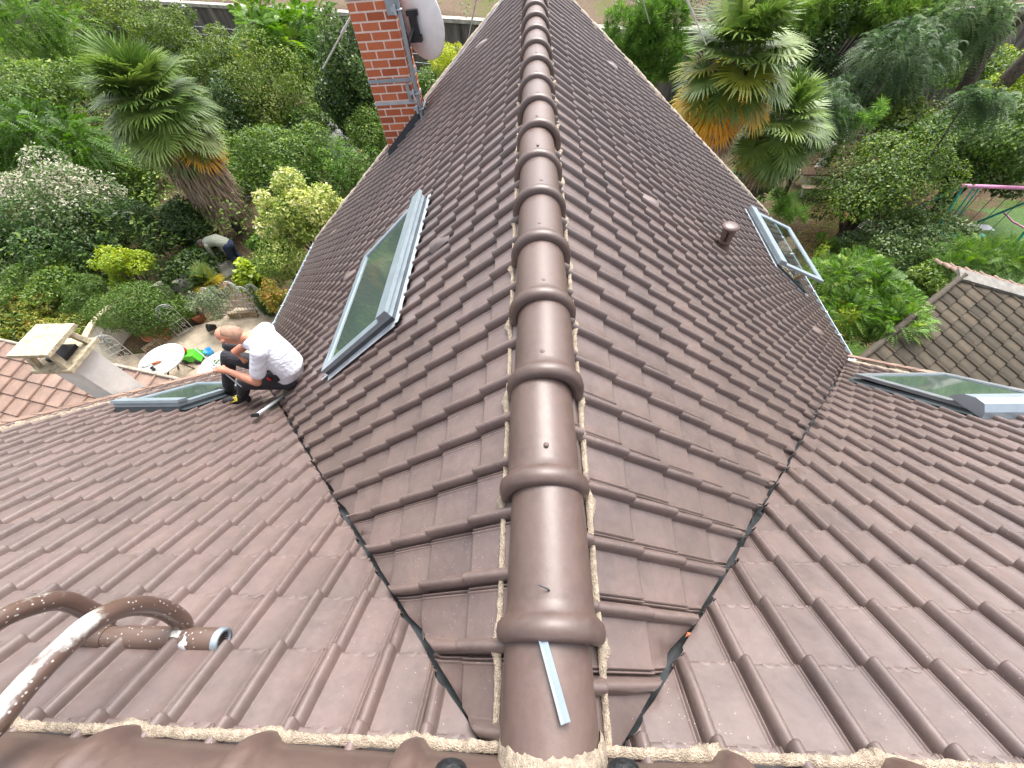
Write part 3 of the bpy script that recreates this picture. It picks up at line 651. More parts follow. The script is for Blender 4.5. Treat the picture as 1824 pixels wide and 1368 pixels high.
def crown_points(c, r, n, rs, lobes=14, lr=(.34, .55), inner=.25, flat=.0, wild=True):
    """points and outward directions over an uneven crown of overlapping lobes"""
    c = np.array(c, float); r = np.array(r, float)
    wild = lr == (.34, .55)
    if wild: lobes = int(lobes*1.7); lc = unit(rs.normal(size=(lobes, 3)))*rs.uniform(.25, .95, (lobes, 1)); R_ = rs.uniform(.20, .46, lobes)*(1.15-.35*np.linalg.norm(lc, axis=1))
    else: lc = unit(rs.normal(size=(lobes, 3)))*rs.uniform(.35, .72, (lobes, 1)); R_ = rs.uniform(lr[0], lr[1], lobes)
    lc[:, 2] = lc[:, 2]*.9+.05
    k = rs.choice(lobes, n*3, p=(R_**2)/(R_**2).sum()); d = unit(rs.normal(size=(n*3, 3))); rad = R_[k]*(1-np.abs(rs.normal(0, .16, n*3)))*rs.choice([1, 1.1], n*3, p=[.85, .15])
    p = lc[k]+d*rad[:, None]
    dist = np.linalg.norm(p[:, None, :]-lc[None], axis=2)/R_[None]
    dist[np.arange(len(p)), k] = 9
    keep = (dist.min(1) > .88) | (rs.rand(len(p)) < inner)
    # holes
    hp = unit(rs.normal(size=(7, 3)))*.85
    hole = (np.linalg.norm(p[:, None]-hp[None], axis=2) < rs.uniform(.12, .26, 7)[None]).any(1)
    keep &= ~(hole & (rs.rand(len(p)) < .8))
    p, d, k = p[keep][:n], d[keep][:n], k[keep][:n]
    return c+p*r, unit(d/r*r.mean()), k, p
PAL = {
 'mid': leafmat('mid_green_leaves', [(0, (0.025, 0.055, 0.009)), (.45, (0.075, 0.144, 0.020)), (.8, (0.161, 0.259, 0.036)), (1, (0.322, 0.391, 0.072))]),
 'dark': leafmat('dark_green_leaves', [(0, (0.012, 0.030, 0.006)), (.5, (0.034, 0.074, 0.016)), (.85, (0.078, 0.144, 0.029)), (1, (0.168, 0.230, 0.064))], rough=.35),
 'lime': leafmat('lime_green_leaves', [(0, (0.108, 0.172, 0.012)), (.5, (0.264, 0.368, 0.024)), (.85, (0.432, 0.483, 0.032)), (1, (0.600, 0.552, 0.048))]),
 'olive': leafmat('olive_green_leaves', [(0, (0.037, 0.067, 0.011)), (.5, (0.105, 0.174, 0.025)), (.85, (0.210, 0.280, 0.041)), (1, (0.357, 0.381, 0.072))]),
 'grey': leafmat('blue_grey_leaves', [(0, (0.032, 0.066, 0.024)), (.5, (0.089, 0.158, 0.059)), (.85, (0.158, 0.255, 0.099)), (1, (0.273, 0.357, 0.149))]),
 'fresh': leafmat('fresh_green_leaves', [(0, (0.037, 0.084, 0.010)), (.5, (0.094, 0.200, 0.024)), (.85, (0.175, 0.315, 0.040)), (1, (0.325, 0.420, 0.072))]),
 'cream': leafmat('white_and_yellow_leaves', [(0, (.05, .10, .02)), (.35, (.16, .25, .04)), (.6, (.42, .48, .10)), (.8, (.62, .60, .22)), (1, (.72, .70, .50))]),
 'flower': leafmat('white_flowered_leaves', [(0, (.022, .05, .012)), (.4, (.055, .12, .025)), (.62, (.13, .21, .05)), (.78, (.42, .42, .30)), (1, (.62, .58, .46))]),
 'autumn': leafmat('turning_leaves', [(0, (.05, .09, .02)), (.5, (.17, .22, .03)), (.75, (.38, .34, .06)), (1, (.45, .22, .06))]),
 'silver': leafmat('silvery_leaves', [(0, (.06, .09, .04)), (.5, (.15, .20, .10)), (1, (.32, .38, .24))]),
 'pine': leafmat('pine_needles', [(0, (0.033, 0.084, 0.014)), (.5, (0.110, 0.231, 0.036)), (.85, (0.220, 0.378, 0.064)), (1, (0.352, 0.504, 0.112))]),
}
def stems(root, c, r, rs, n=6, base=None, thick=.05, mat=BARK, name='stem'):
    mb = MB(); b = np.array(base if base is not None else (c[0], c[1], G), float)
    for i in range(n):
        e = np.array(c)+unit(rs.normal(size=3))*np.array(r)*.62; e[2] = max(e[2], c[2]-.1*r[2]); m_ = b+(e-b)*.5+rs.normal(0, .08, 3)*r
        m_[:2] = b[:2]+(e[:2]-b[:2])*.35
        mb.tube([b+rs.normal(0, thick, 3)*[1, 1, 0], m_, e], [thick, thick*.6, thick*.2], 6)
    return mb.build(name, mat, root)
def bush(px, py, rx, ry, hc, lab, pal='mid', leaf=.10, n=9000, name='shrub', cat='shrub', seed=0, lw=.5, up=.5, lobes=16, rz=None, droop=0, tint=(.42, .17), flowers=None, inner=.25, group=None, spray=0, z0=G, lr=(.34, .55), trunk=None, depth=1.0, leafname='crown'):
    rs = np.random.RandomState(seed*13+int(px+py))
    c = at(px, py, z0+hc); k = scale_at(c); r = np.array([rx/k, rx/k*depth, (rz if rz else ry/k)])
    root = thing(name, (c[0], c[1], z0), lab, cat, group)
    P, O_, kk, pn = crown_points(c, r, n, rs, lobes, inner=inner, lr=lr)
    n = len(P); P[:, 2] = np.maximum(P[:, 2], z0+.03)
    N_ = unit(O_*.8+rs.normal(0, .45, (n, 3))+[0, 0, up]); D_ = unit(np.cross(N_, rs.normal(size=(n, 3)))+O_*.35+np.array([0, 0, -droop]))
    lt = rs.uniform(-.15, .15, 40)
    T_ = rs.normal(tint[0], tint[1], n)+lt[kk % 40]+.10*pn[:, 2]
    L = leaf*rs.uniform(.6, 1.25, n)
    if flowers:
        fl = (rs.rand(n) < flowers*np.clip((pn[:, 2]*.8+pn[:, 1]*.6)*2.2-.1, 0, 1)*(np.sin(P[:, 0]*3.1)+np.sin(P[:, 1]*2.7) > -.7)); T_[fl] = rs.uniform(.82, 1, fl.sum())
    if spray:   # clumps of leaflets along a short stem
        m_ = n//spray; idx = np.repeat(np.arange(m_), spray)[:m_*spray]; s_ = np.tile(np.arange(spray), m_)
        B_ = P[idx]+D_[idx]*(s_//2*leaf*.42)[:, None]-np.array([0, 0, 1.])*((s_/spray)**2*leaf*spray*.10)[:, None]
        side = np.cross(D_[idx], N_[idx])*np.where(s_ % 2 == 0, 1, -1)[:, None]; DD = unit(side+D_[idx]*.45)
        leaf_object(leafname, PAL[pal], root, B_, DD, N_[idx]+rs.normal(0, .15, (len(idx), 3)), L[idx]*.9, L[idx]*lw*.8, T_[idx]+rs.normal(0, .05, len(idx)))
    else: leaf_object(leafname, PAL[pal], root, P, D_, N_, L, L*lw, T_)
    stems(root, c, r, rs, n=5 if max(r) < 1 else 9, base=(c[0], c[1], z0) if trunk is None else trunk, thick=.03+.018*max(r), name='branches')
    return root
def fronds(px, py, rx, ry, hc, lab, pal='fresh', n=260, leaflets=11, fl=.55, lw=.32, name='feathery_tree', cat='tree', seed=0, droop=.5, tint=(.5, .15), z0=G, depth=1, rz=None, base=None, up=.25, ll=.15, spread=1.0):
    """compound leaves: an arching rib with paired leaflets"""
    rs = np.random.RandomState(seed*7+int(px)); c = at(px, py, z0+hc); k = scale_at(c); r = np.array([rx/k, rx/k*depth, rz if rz else ry/k])
    root = thing(name, (c[0], c[1], z0), lab, cat)
    P, O_, kk, pn = crown_points(c, r, n, rs, 12, inner=.4)
    n = len(P); D_ = unit(O_+rs.normal(0, .45, (n, 3))+[0, 0, up]); N_ = unit(np.cross(np.cross(D_, [0, 0, 1.]), D_)+rs.normal(0, .15, (n, 3)))
    FL = fl*rs.uniform(.6, 1.2, n); BB, DD, NN, LL, TT = [], [], [], [], []
    tb = rs.normal(tint[0], tint[1], n)
    S_ = unit(np.cross(D_, N_))
    for j in range(leaflets):
        t_ = (j+.8)/leaflets; pos = P+D_*(FL*t_)[:, None]-np.array([0, 0, 1.])*(FL*t_*t_*droop)[:, None]
        for s_ in (-1, 1):
            BB.append(pos); DD.append(unit(S_*s_*1.0*spread+D_*.5-np.array([0, 0, .15]))); NN.append(N_); LL.append(FL*ll*2*math.sin(math.pi*(.15+.8*t_))**.6); TT.append(tb+rs.normal(0, .07, n))
    BB = np.vstack(BB); LL = np.concatenate(LL)
    leaf_object('crown', PAL[pal], root, BB, np.vstack(DD), np.vstack(NN)+rs.normal(0, .15, BB.shape), LL, LL*lw, np.concatenate(TT))
    stems(root, c, r*[1, 1, .6], rs, n=2, base=base if base is not None else (c[0], c[1], z0), thick=.05+.012*max(r), name='trunk')
    return root
def tufts(px, py, rx, ry, hc, lab, n=300, needles=26, nl=.20, name='pine_tree', seed=0, z0=G, depth=1, rz=None, tint=(.55, .15), pal='pine', root=None, c=None, base=None, lobes=14):
    rs = np.random.RandomState(seed*5+int(px)); c = at(px, py, z0+hc) if c is None else np.array(c); k = scale_at(c); r = np.array([rx/k, rx/k*depth, rz if rz else ry/k])
    root = root or thing(name, (c[0], c[1], z0), lab, 'tree')
    P, O_, kk, pn = crown_points(c, r, n, rs, lobes, inner=.4)
    n = len(P); A_ = unit(O_+[0, 0, .5]+rs.normal(0, .3, (n, 3))); idx = np.repeat(np.arange(n), needles); q = rs.normal(0, .55, (len(idx), 3)); D_ = unit(A_[idx]+q-[0, 0, .25])
    B_ = P[idx]+A_[idx]*rs.uniform(-.10, .06, (len(idx), 1)); tb = rs.normal(tint[0], tint[1], n)
    leaf_object('crown', PAL[pal], root, B_, D_, rs.normal(size=B_.shape), nl*rs.uniform(.6, 1.1, len(idx)), .014+0*B_[:, 0]+nl*.03, tb[idx]+rs.normal(0, .08, len(idx)), fold=0)
    stems(root, c, r, rs, n=9, base=base if base is not None else (c[0], c[1], z0), thick=.07, name='trunk')
    return root

# -- left garden
bush(110, 392, 112, 95, 1.5, 'huge leafy bush topped with creamy white blossom, left of the tall palm', 'flower', .10, 20000, 'flowering_shrub', seed=1, flowers=.45, lobes=20)
bush(306, 402, 70, 62, 1.0, 'dark rhododendron with long leaves just below the tall palm', 'dark', .15, 8000, seed=2, lw=.28, tint=(.5, .2))
bush(218, 474, 44, 36, 1.5, 'small rounded lime yellow bush among dark shrubs at left', 'lime', .09, 5000, seed=3, lobes=12, tint=(.55, .15))
bush(243, 556, 66, 55, .85, 'clipped round green bush between curved wall and wood edging', 'mid', .055, 14000, seed=4, lobes=22, tint=(.42, .12), lr=(.4, .55))
bush(160, 528, 46, 34, .8, 'smaller clipped bush left of the round green one', 'mid', .055, 7000, seed=5, lobes=14, tint=(.38, .12))
bush(70, 505, 95, 40, .9, 'loose pale green bush under the blossoming one', 'mid', .09, 9000, seed=6, tint=(.45, .2))
bush(35, 560, 80, 36, .6, 'yellow speckled bush behind the concrete chimney cap', 'autumn', .10, 6000, seed=7, tint=(.42, .2))
bush(125, 588, 60, 28, .5, 'low yellow green bush beside the curved white wall', 'autumn', .08, 3500, seed=8, tint=(.4, .15))
bush(535, 385, 72, 62, 2.0, 'white and yellow flowering privet against the left eaves', 'cream', .10, 13000, 'privet_bush', seed=9, lobes=22, tint=(.50, .22))
bush(500, 470, 52, 50, 1.3, 'feathery green bush with white blossom beside the gutter', 'cream', .08, 7000, seed=10, tint=(.3, .2), lw=.3)
bush(452, 492, 34, 34, .9, 'lime coloured vine sprawling right of the small yellow fan palm', 'lime', .13, 1300, 'vine', 'vine', seed=11, lw=.9, tint=(.4, .2))
bush(492, 532, 22, 34, .9, 'small bush with orange turning leaves by the gutter end', 'autumn', .09, 1500, seed=12, tint=(.68, .2))
bush(472, 540, 12, 26, .5, 'dark clipped upright box beside the metal trellises', 'dark', .05, 3000, 'box_shrub', seed=13, tint=(.5, .12), lr=(.5, .7), depth=1)
bush(330, 552, 17, 22, .45, 'small square clipped box with green top near the lone trellis', 'mid', .05, 2600, 'box_shrub', seed=14, lr=(.5, .7))
bush(500, 292, 92, 55, 1.6, 'large glossy laurel bush right of the dead palm skirt', 'mid', .13, 12000, 'laurel', seed=15, lw=.35, tint=(.42, .2))
bush(610, 300, 62, 46, 1.3, 'loose green bush hugging the far left verge', 'fresh', .10, 6500, seed=16, lw=.3, tint=(.4, .2))
bush(480, 165, 82, 72, 2.0, 'olive yellow rounded shrub before the concrete wall', 'olive', .10, 13000, seed=17, tint=(.55, .2), lobes=22)
fronds(508, 62, 74, 50, 3.2, 'bright feathery young trees in front of the concrete wall', 'fresh', 420, seed=18, fl=.9, tint=(.62, .15))
bush(625, 150, 60, 100, 2.6, 'dark ivy covered tree left of the brick chimney', 'dark', .11, 14000, 'ivy_tree', 'tree', seed=19, tint=(.62, .2), lw=.7, lobes=24)
bush(560, 215, 55, 45, 1.2, 'mid green bush beside the white tarpaulin', 'mid', .11, 6000, seed=20)
bush(662, 235, 45, 46, 1.5, 'leafy bush at the foot of the brick chimney', 'mid', .09, 6000, seed=21, tint=(.5, .18))
bush(795, 108, 38, 30, 1.8, 'bright yellow conifer bush beneath the satellite dish', 'lime', .12, 5000, seed=22, lw=.2, tint=(.7, .2))
bush(770, 165, 45, 42, 1.1, 'dark mixed bush below the yellow conifer', 'mid', .10, 5000, seed=23, tint=(.3, .18))
bush(420, 215, 45, 70, 1.6, 'dark hedge mass right of the tall palm crown', 'dark', .11, 7000, seed=24, tint=(.6, .2))
bush(395, 120, 60, 50, 2.2, 'green and yellow tree between tall palm and wall', 'olive', .12, 8000, 'leafy_tree', 'tree', seed=25, tint=(.4, .22))
bush(300, 70, 75, 50, 2.2, 'brownish green tree behind the top of the tall palm', 'olive', .13, 9000, 'leafy_tree', 'tree', seed=26, tint=(.36, .2))
bush(195, 30, 90, 48, 2.6, 'dense olive tree above the tall palm near the top edge', 'olive', .15, 10000, 'leafy_tree', 'tree', seed=27, tint=(.45, .2))
fronds(50, 60, 120, 75, 3.6, 'pale feathery tree in the top left corner', 'fresh', 1100, seed=28, fl=.8, leaflets=14, ll=.09, tint=(.55, .18), name='acacia_tree', depth=.6)
bush(60, 170, 110, 60, 2.6, 'yellowish broad tree left of the tall palm', 'mid', .13, 14000, 'leafy_tree', 'tree', seed=29, tint=(.5, .22))
fronds(55, 268, 110, 62, 2.6, 'dark green feathery acacia at the left edge', 'fresh', 1100, seed=30, fl=.75, leaflets=14, ll=.09, tint=(.30, .16), name='acacia_tree', depth=.6)
fronds(150, 250, 45, 60, 2.0, 'small feathery tree touching the tall palm leaves', 'fresh', 260, seed=31, fl=.7, tint=(.35, .15), name='acacia_tree')
bush(20, 425, 70, 60, 1.2, 'shady dark shrub at the left edge', 'dark', .12, 6000, seed=32, tint=(.5, .2))
bush(400, 335, 40, 30, .9, 'small bush in shade behind the palm skirt', 'mid', .09, 2500, seed=33, tint=(.4, .2))
bush(345, 480, 55, 30, .5, 'low dark leafy planting along the stone edge', 'dark', .12, 3000, seed=34, tint=(.6, .2))
bush(375, 540, 33, 30, .95, 'silvery olive bush growing in a terracotta pot', 'silver', .07, 3600, 'olive_bush', seed=35, lw=.22, tint=(.42, .2), trunk=at(357, 566, G))
bush(478, 425, 30, 24, .7, 'tangled greenery behind the stooping gardener', 'fresh', .09, 3500, seed=36, tint=(.35, .2))
bush(700, 185, 26, 46, 1.6, 'narrow green tree seen right beside the brick chimney', 'mid', .09, 3500, 'leafy_tree', 'tree', seed=37)
bush(250, 150, 90, 60, 1.9, 'shaded green tree hidden behind the tall palm crown', 'mid', .13, 7000, 'leafy_tree', 'tree', seed=38, tint=(.35, .2))
bush(405, 300, 45, 40, 1.0, 'sunlit green shrub just right of the palm skirt', 'fresh', .10, 4000, seed=70, lw=.35)
bush(230, 300, 70, 40, .9, 'mixed green shrub left of the palm skirt', 'mid', .10, 7000, seed=71, tint=(.5, .2))
bush(445, 260, 50, 40, 1.2, 'deep green shrub below the olive yellow one', 'mid', .10, 5000, seed=72, tint=(.5, .2))
# -- right garden
tufts(1150, 95, 70, 100, 2.6, 'bright needled pine just right of the far verge', n=1300, seed=40, needles=26, nl=.26, depth=.7)
tufts(1520, 10, 165, 50, 3.2, 'bright long needled pine along the top right', n=1300, seed=41, nl=.30, needles=30, tint=(.85, .16), depth=.35)
fronds(1560, 135, 95, 70, 2.9, 'blue green mimosa behind the two palms', 'grey', 1300, seed=42, fl=.5, leaflets=14, ll=.085, tint=(.36, .2), name='mimosa_tree', droop=.8, depth=.55)
fronds(1720, 45, 75, 60, 3.6, 'pale grey green mimosa near the two dark trunks', 'grey', 1200, seed=43, fl=.5, leaflets=14, ll=.085, tint=(.68, .18), name='mimosa_tree', droop=.8, depth=.5)
fronds(1645, 45, 75, 50, 2.6, 'grey green mimosa between the pine and the forked trunk', 'grey', 800, seed=73, fl=.5, leaflets=14, ll=.085, tint=(.5, .2), name='mimosa_tree', droop=.8, depth=.6)
fronds(1475, 205, 60, 50, 2.8, 'dark drooping mimosa boughs above the bench', 'grey', 620, seed=44, fl=.45, leaflets=13, ll=.09, tint=(.3, .18), name='mimosa_tree', droop=.9, depth=.5)
fronds(1745, 185, 40, 26, 3.6, 'mimosa bough crossing the leaning trunk', 'grey', 320, seed=45, fl=.45, leaflets=13, ll=.09, tint=(.4, .18), name='mimosa_tree', droop=.9, depth=.5)
bush(1560, 325, 108, 78, 1.7, 'large open speckled shrub beyond the right skylight', 'mid', .075, 15000, seed=46, tint=(.42, .30), lobes=26, lw=.55)
bush(1765, 265, 110, 66, 2.0, 'tall dark laurel hedge behind the swing frame', 'mid', .11, 16000, 'hedge', 'hedge', seed=47, tint=(.32, .17), lobes=26)
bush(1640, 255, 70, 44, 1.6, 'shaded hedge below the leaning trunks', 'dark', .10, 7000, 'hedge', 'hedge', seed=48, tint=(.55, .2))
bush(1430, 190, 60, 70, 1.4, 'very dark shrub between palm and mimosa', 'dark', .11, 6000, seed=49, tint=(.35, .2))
bush(1345, 325, 42, 48, 1.0, 'dark glossy bush under the smaller palm', 'dark', .12, 4500, seed=50, lw=.3, tint=(.6, .2))
fronds(1535, 525, 96, 62, 2.3, 'bright green fern leaved bush against the right eaves', 'fresh', 2300, seed=51, fl=.28, tint=(.52, .2), name='nandina_bush', cat='shrub', droop=.4, leaflets=8, lw=.4, ll=.13)
bush(1500, 575, 38, 36, 2.1, 'patch of yellow leaves low in the bright bush by the gutter', 'lime', .10, 1100, seed=52, lw=.3, tint=(.6, .25))
bush(1620, 430, 95, 46, 1.0, 'dark mixed shrub in front of the swing frame', 'dark', .09, 9000, seed=53, tint=(.72, .2), lw=.4)
bush(1560, 455, 60, 34, .7, 'low sprawling dark shrub below the open skylight', 'grey', .10, 4500, seed=54, tint=(.35, .2), lw=.3)
fronds(1775, 458, 100, 26, 1.4, 'fresh green juniper spreading beyond the old brown roof', 'fresh', 1100, seed=55, fl=.4, tint=(.5, .2), name='juniper', cat='shrub', droop=.3, leaflets=14, lw=.25, ll=.08, rz=.3, depth=.4)
fronds(1483, 440, 30, 20, .3, 'small green fern on the bare soil below the skylight', 'fresh', 26, seed=56, fl=.5, tint=(.5, .1), name='fern', cat='fern', rz=.15)
bush(1445, 480, 22, 60, .8, 'thin young shoots at the edge of the open skylight', 'lime', .08, 700, seed=57, lw=.25, tint=(.4, .2), lobes=10)
bush(1650, 500, 40, 30, 1.1, 'bushy greenery at the corner of the old brown roof', 'mid', .09, 3500, seed=58, tint=(.5, .2))
bush(1800, 170, 46, 34, 1.6, 'yellow green bush behind the leaning trunks', 'lime', .12, 2600, seed=59, tint=(.3, .2))
bush(1600, 200, 50, 32, 2.0, 'olive bush glimpsed through the mimosa', 'olive', .12, 3500, seed=60, tint=(.5, .25))
bush(1650, 100, 130, 62, 1.6, 'broad green tree mass behind the grey mimosas', 'mid', .13, 14000, 'leafy_tree', 'tree', seed=74, tint=(.3, .2))
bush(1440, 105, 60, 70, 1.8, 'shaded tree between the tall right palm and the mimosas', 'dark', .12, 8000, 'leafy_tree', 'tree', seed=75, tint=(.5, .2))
bush(1790, 120, 50, 36, 1.2, 'sunlit lime bush glimpsed between the leaning trunks', 'lime', .12, 2600, seed=76, tint=(.35, .2))
# pine boughs reaching across the dark shrub
def bough(path, lab, n=26):
    P = [at(a, b_, z) for a, b_, z in path]; root = thing('pine_bough', tuple(P[0]), lab, 'branch', 'low pine boughs')
    MB().tube(P, [.03]+[.018]*(len(P)-2)+[.008], 6).build('branch', BARK, root)
    rs = np.random.RandomState(int(path[0][0])); tt = rs.rand(n)*(len(P)-1); Q = np.array([P[int(t_)]+(P[int(t_)+1]-P[int(t_)])*(t_ % 1) for t_ in tt])+rs.normal(0, .10, (n, 3))
    idx = np.repeat(np.arange(n), 60); D_ = unit(rs.normal(0, .7, (len(idx), 3))+[0.15, -.1, .1]); nl = .24
    leaf_object('needles', PAL['pine'], root, Q[idx], D_, rs.normal(size=D_.shape), nl*rs.uniform(.6, 1.1, len(idx)), .016, rs.normal(.62, .14, len(idx)), fold=0)
bough([(1420, 225, -3.9), (1480, 208, -4.0), (1530, 215, -4.1), (1570, 198, -4.1)], 'bright pine bough stretching right from the smaller palm', 40)
bough([(1390, 240, -4.3), (1440, 262, -4.5), (1462, 255, -4.6)], 'short pine bough over the bench', 18)
bough([(1380, 340, -5.0), (1395, 365, -5.3), (1400, 385, -5.5), (1438, 382, -5.6)], 'drooping pine bough above the open skylight', 24)

# ground cover: leaf litter and low leaves nobody could count
def cover(name, poly_px, n, pal, leaf, lab, z=G, hmax=.35, tint=(.4, .2)):
    rs = np.random.RandomState(len(name)+n); c = np.array([at(a, b_, z)[:2] for a, b_ in poly_px]); lo, hi = c.min(0), c.max(0); P = []
    q = rs.uniform(lo, hi, (n*3, 2)); ins = np.zeros(len(q), bool); j = len(c)-1
    for i in range(len(c)):
        a, b_ = c[i], c[j]; cnd = ((a[1] > q[:, 1]) != (b_[1] > q[:, 1])) & (q[:, 0] < (b_[0]-a[0])*(q[:, 1]-a[1])/(b_[1]-a[1]+1e-9)+a[0]); ins ^= cnd; j = i
    q = q[ins][:n]; hh = np.abs(np.sin(q[:, 0]*1.9+np.sin(q[:, 1]*1.3))*np.sin(q[:, 1]*1.7+q[:, 0]*.6))*hmax*2; gz_ = np.array([gz(a, b_) for a, b_ in q])
    P = np.column_stack([q, gz_+hh*rs.uniform(.5, 1, len(q))+.02]); D_ = unit(rs.normal(size=P.shape)*[1, 1, .5]); N_ = unit(rs.normal(0, .5, P.shape)+[0, 0, 1])
    o = leaf_object(name, PAL[pal], None, P, D_, N_, leaf*rs.uniform(.6, 1.3, len(q)), leaf*.5, rs.normal(tint[0], tint[1], len(q))); tag(o, lab, 'undergrowth', None, 'stuff')
cover('undergrowth', [(-700, 620), (-400, 150), (60, 35), (420, 70), (900, 90), (900, 260), (560, 420), (430, 470), (320, 520), (170, 560), (60, 640)], 90000, 'mid', .15, 'tangled green undergrowth between the shrubs of the left garden', hmax=1.2, tint=(.58, .22))
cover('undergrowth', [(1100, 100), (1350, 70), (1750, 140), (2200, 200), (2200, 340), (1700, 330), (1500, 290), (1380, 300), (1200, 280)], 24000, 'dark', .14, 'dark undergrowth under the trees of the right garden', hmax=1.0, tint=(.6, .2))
cover('fallen_leaves', [(1380, 400), (1480, 350), (1640, 400), (1600, 480), (1440, 500)], 5000, 'autumn', .05, 'scattered dead leaves on the bare soil of the right garden', hmax=.01, tint=(.7, .2))
# leaning trunks
def trunk(pxs, y, r0, r1, lab):
    P = [aty(a, b_, y+dy) for a, b_, dy in pxs]; root = thing('leaning_tree', tuple(P[0]), lab, 'tree', 'leaning tree trunks')
    mb = MB(); n = len(P); mb.tube(P, list(np.linspace(r0, r1, n)), 10); mb.build('trunk', BARK, root); return root, P
trunk([(1668, 285, 0), (1690, 209, 0), (1722, 150, 0), (1756, 88, .1), (1772, 35, .2), (1783, -60, .4)], 16.4, .26, .16, 'dark forked trunk rising to the top right corner')
trunk([(1660, 290, .3), (1718, 223, .3), (1772, 163, .3), (1824, 112, .3), (1900, 30, .3), (2000, -60, .3)], 16.2, .26, .20, 'thick dark trunk leaning out past the right edge')
r_, P_ = trunk([(1748, 105, .1), (1790, 60, .0), (1824, 30, -.2), (1880, -40, -.4)], 16.4, .12, .07, 'slimmer branch parting from the forked trunk')

# ------------------------------------------------------------------ palms
FAN = leafmat('fan_palm_green', [(0, (.05, .10, .02)), (.5, (.13, .21, .045)), (.8, (.22, .31, .07)), (1, (.34, .40, .14))], rough=.38, spec=.5, trans=.3)
FANY = leafmat('fan_palm_yellowing', [(0, (.10, .15, .02)), (.4, (.28, .28, .03)), (.7, (.55, .36, .03)), (1, (.62, .27, .02))], rough=.5)
DEAD = leafmat('dead_palm_leaf', [(0, (.08, .05, .03)), (.5, (.20, .135, .085)), (.8, (.33, .25, .18)), (1, (.45, .37, .29))], rough=.8, trans=.1)
def palm(name, base, top, lab, nleaf=42, R_=.85, petiole=.75, seed=0, skirt=True, skirt_len=2.0, yellow=.2, trunk_r=.13, skirt_r=.55, lowang=-60):
    rs = np.random.RandomState(seed); base = np.array(base, float); top = np.array(top, float)
    root = thing(name, tuple(base), lab, 'palm tree')
    mb = MB(); n = 16
    mb.tube([base+(top-base)*t_+rs.normal(0, .02, 3) for t_ in np.linspace(0, 1, n)], [trunk_r*(1.15-.2*t_)*(1+.08*rs.normal()) for t_ in np.linspace(0, 1, n)], 12); mb.build('trunk', BARK, root)
    groups = {0: [[], [], [], [], []], 1: [[], [], [], [], []]}; pb = MB()
    for i in range(nleaf):
        f_ = i/(nleaf-1); el = R(82+(lowang-82)*f_**.85)+rs.normal(0, .12); az = i*2.39996+rs.normal(0, .2)
        d = np.array([math.cos(az)*math.cos(el), math.sin(az)*math.cos(el), math.sin(el)]); pl = petiole*rs.uniform(.75, 1.15)
        p0 = top+np.array([0, 0, -.35*f_]); p1 = p0+d*pl+np.array([0, 0, -.12*pl*pl]); pb.tube([p0, (p0+p1)/2+[0, 0, .05], p1], [.022, .014, .010], 5, False)
        ax = unit(d+np.array([0, 0, -.35])); sid = unit(np.cross(ax, [0, 0, 1.])); nn = unit(np.cross(sid, ax)); 
        if nn[2] < 0: nn = -nn
        ns = 38; th = np.linspace(-2.5, 2.5, ns)+rs.normal(0, .015, ns); r_ = R_*rs.uniform(.85, 1.1)*(.82+.18*np.cos(th*.6))
        dirs = ax[None]*np.cos(th)[:, None]+sid[None]*np.sin(th)[:, None]+nn[None]*(.16+.10*np.abs(np.sin(th)))[:, None]
        yl = 1 if (f_ > 1-yellow and rs.rand() < .8) else 0; g_ = groups[yl]
        mid = .62; sag = np.array([0, 0, -1.])
        w0 = 2*math.pi*.8/ns*R_*.62
        bt = (rs.normal(.5, .18) if not yl else np.clip(.2+(f_-(1-yellow))/yellow*.7+rs.normal(0, .15), 0, 1))
        P1 = p1[None]+dirs*0; q1 = p1+dirs*(r_*mid)[:, None]
        for a_, dd, ll, ww in ((P1, dirs, r_*mid*1.25, w0), (q1-dirs*(r_*.22)[:, None], unit(dirs+sag*rs.uniform(.12, .5)+rs.normal(0, .06, dirs.shape)), r_*.62, w0*.8)):
            g_[0].append(a_+0); g_[1].append(dd); g_[2].append(np.repeat(nn[None], ns, 0)); g_[3].append(np.column_stack([ll, np.full(ns, ww)])); g_[4].append(bt+rs.normal(0, .07, ns))
    pb.build('leaf_stalks', PAL['olive'], root)
    for yl, m_, nm in ((0, FAN, 'crown'), (1, FANY, 'yellowing_leaves')):
        g_ = groups[yl]
        if g_[0]:
            lw_ = np.vstack(g_[3]); leaf_object(nm, m_, root, np.vstack(g_[0]), np.vstack(g_[1]), np.vstack(g_[2]), lw_[:, 0], lw_[:, 1], np.concatenate(g_[4]), fold=.25)
    if skirt:
        n = int(4200*skirt_len/2); t_ = rs.rand(n)**.8; az = rs.uniform(0, 2*math.pi, n); rr = trunk_r+(skirt_r-trunk_r)*rs.rand(n)**.45*(1-.40*t_)
        P = top+np.column_stack([np.cos(az)*rr, np.sin(az)*rr, -.25-t_*skirt_len]); D_ = unit(np.column_stack([np.cos(az)*.28, np.sin(az)*.28, -np.ones(n)])+rs.normal(0, .16, (n, 3)))
        leaf_object('dead_leaf_skirt', DEAD, root, P, D_, np.column_stack([np.cos(az), np.sin(az), .2+0*az]), rs.uniform(.3, .65, n), rs.uniform(.02, .05, n), rs.normal(.78, .2, n)*(.6+.4*t_), fold=.3)
    return root
pbase = at(430, 415, G); ptop = aty(262, 165, pbase[1]); palm('palm_tree', pbase, (pbase[0], pbase[1], ptop[2]-.15), 'tall fan palm with a brown skirt of dead leaves in the left garden', 70, .86, .84, seed=3, skirt_len=2.7, yellow=.2, skirt_r=.90)
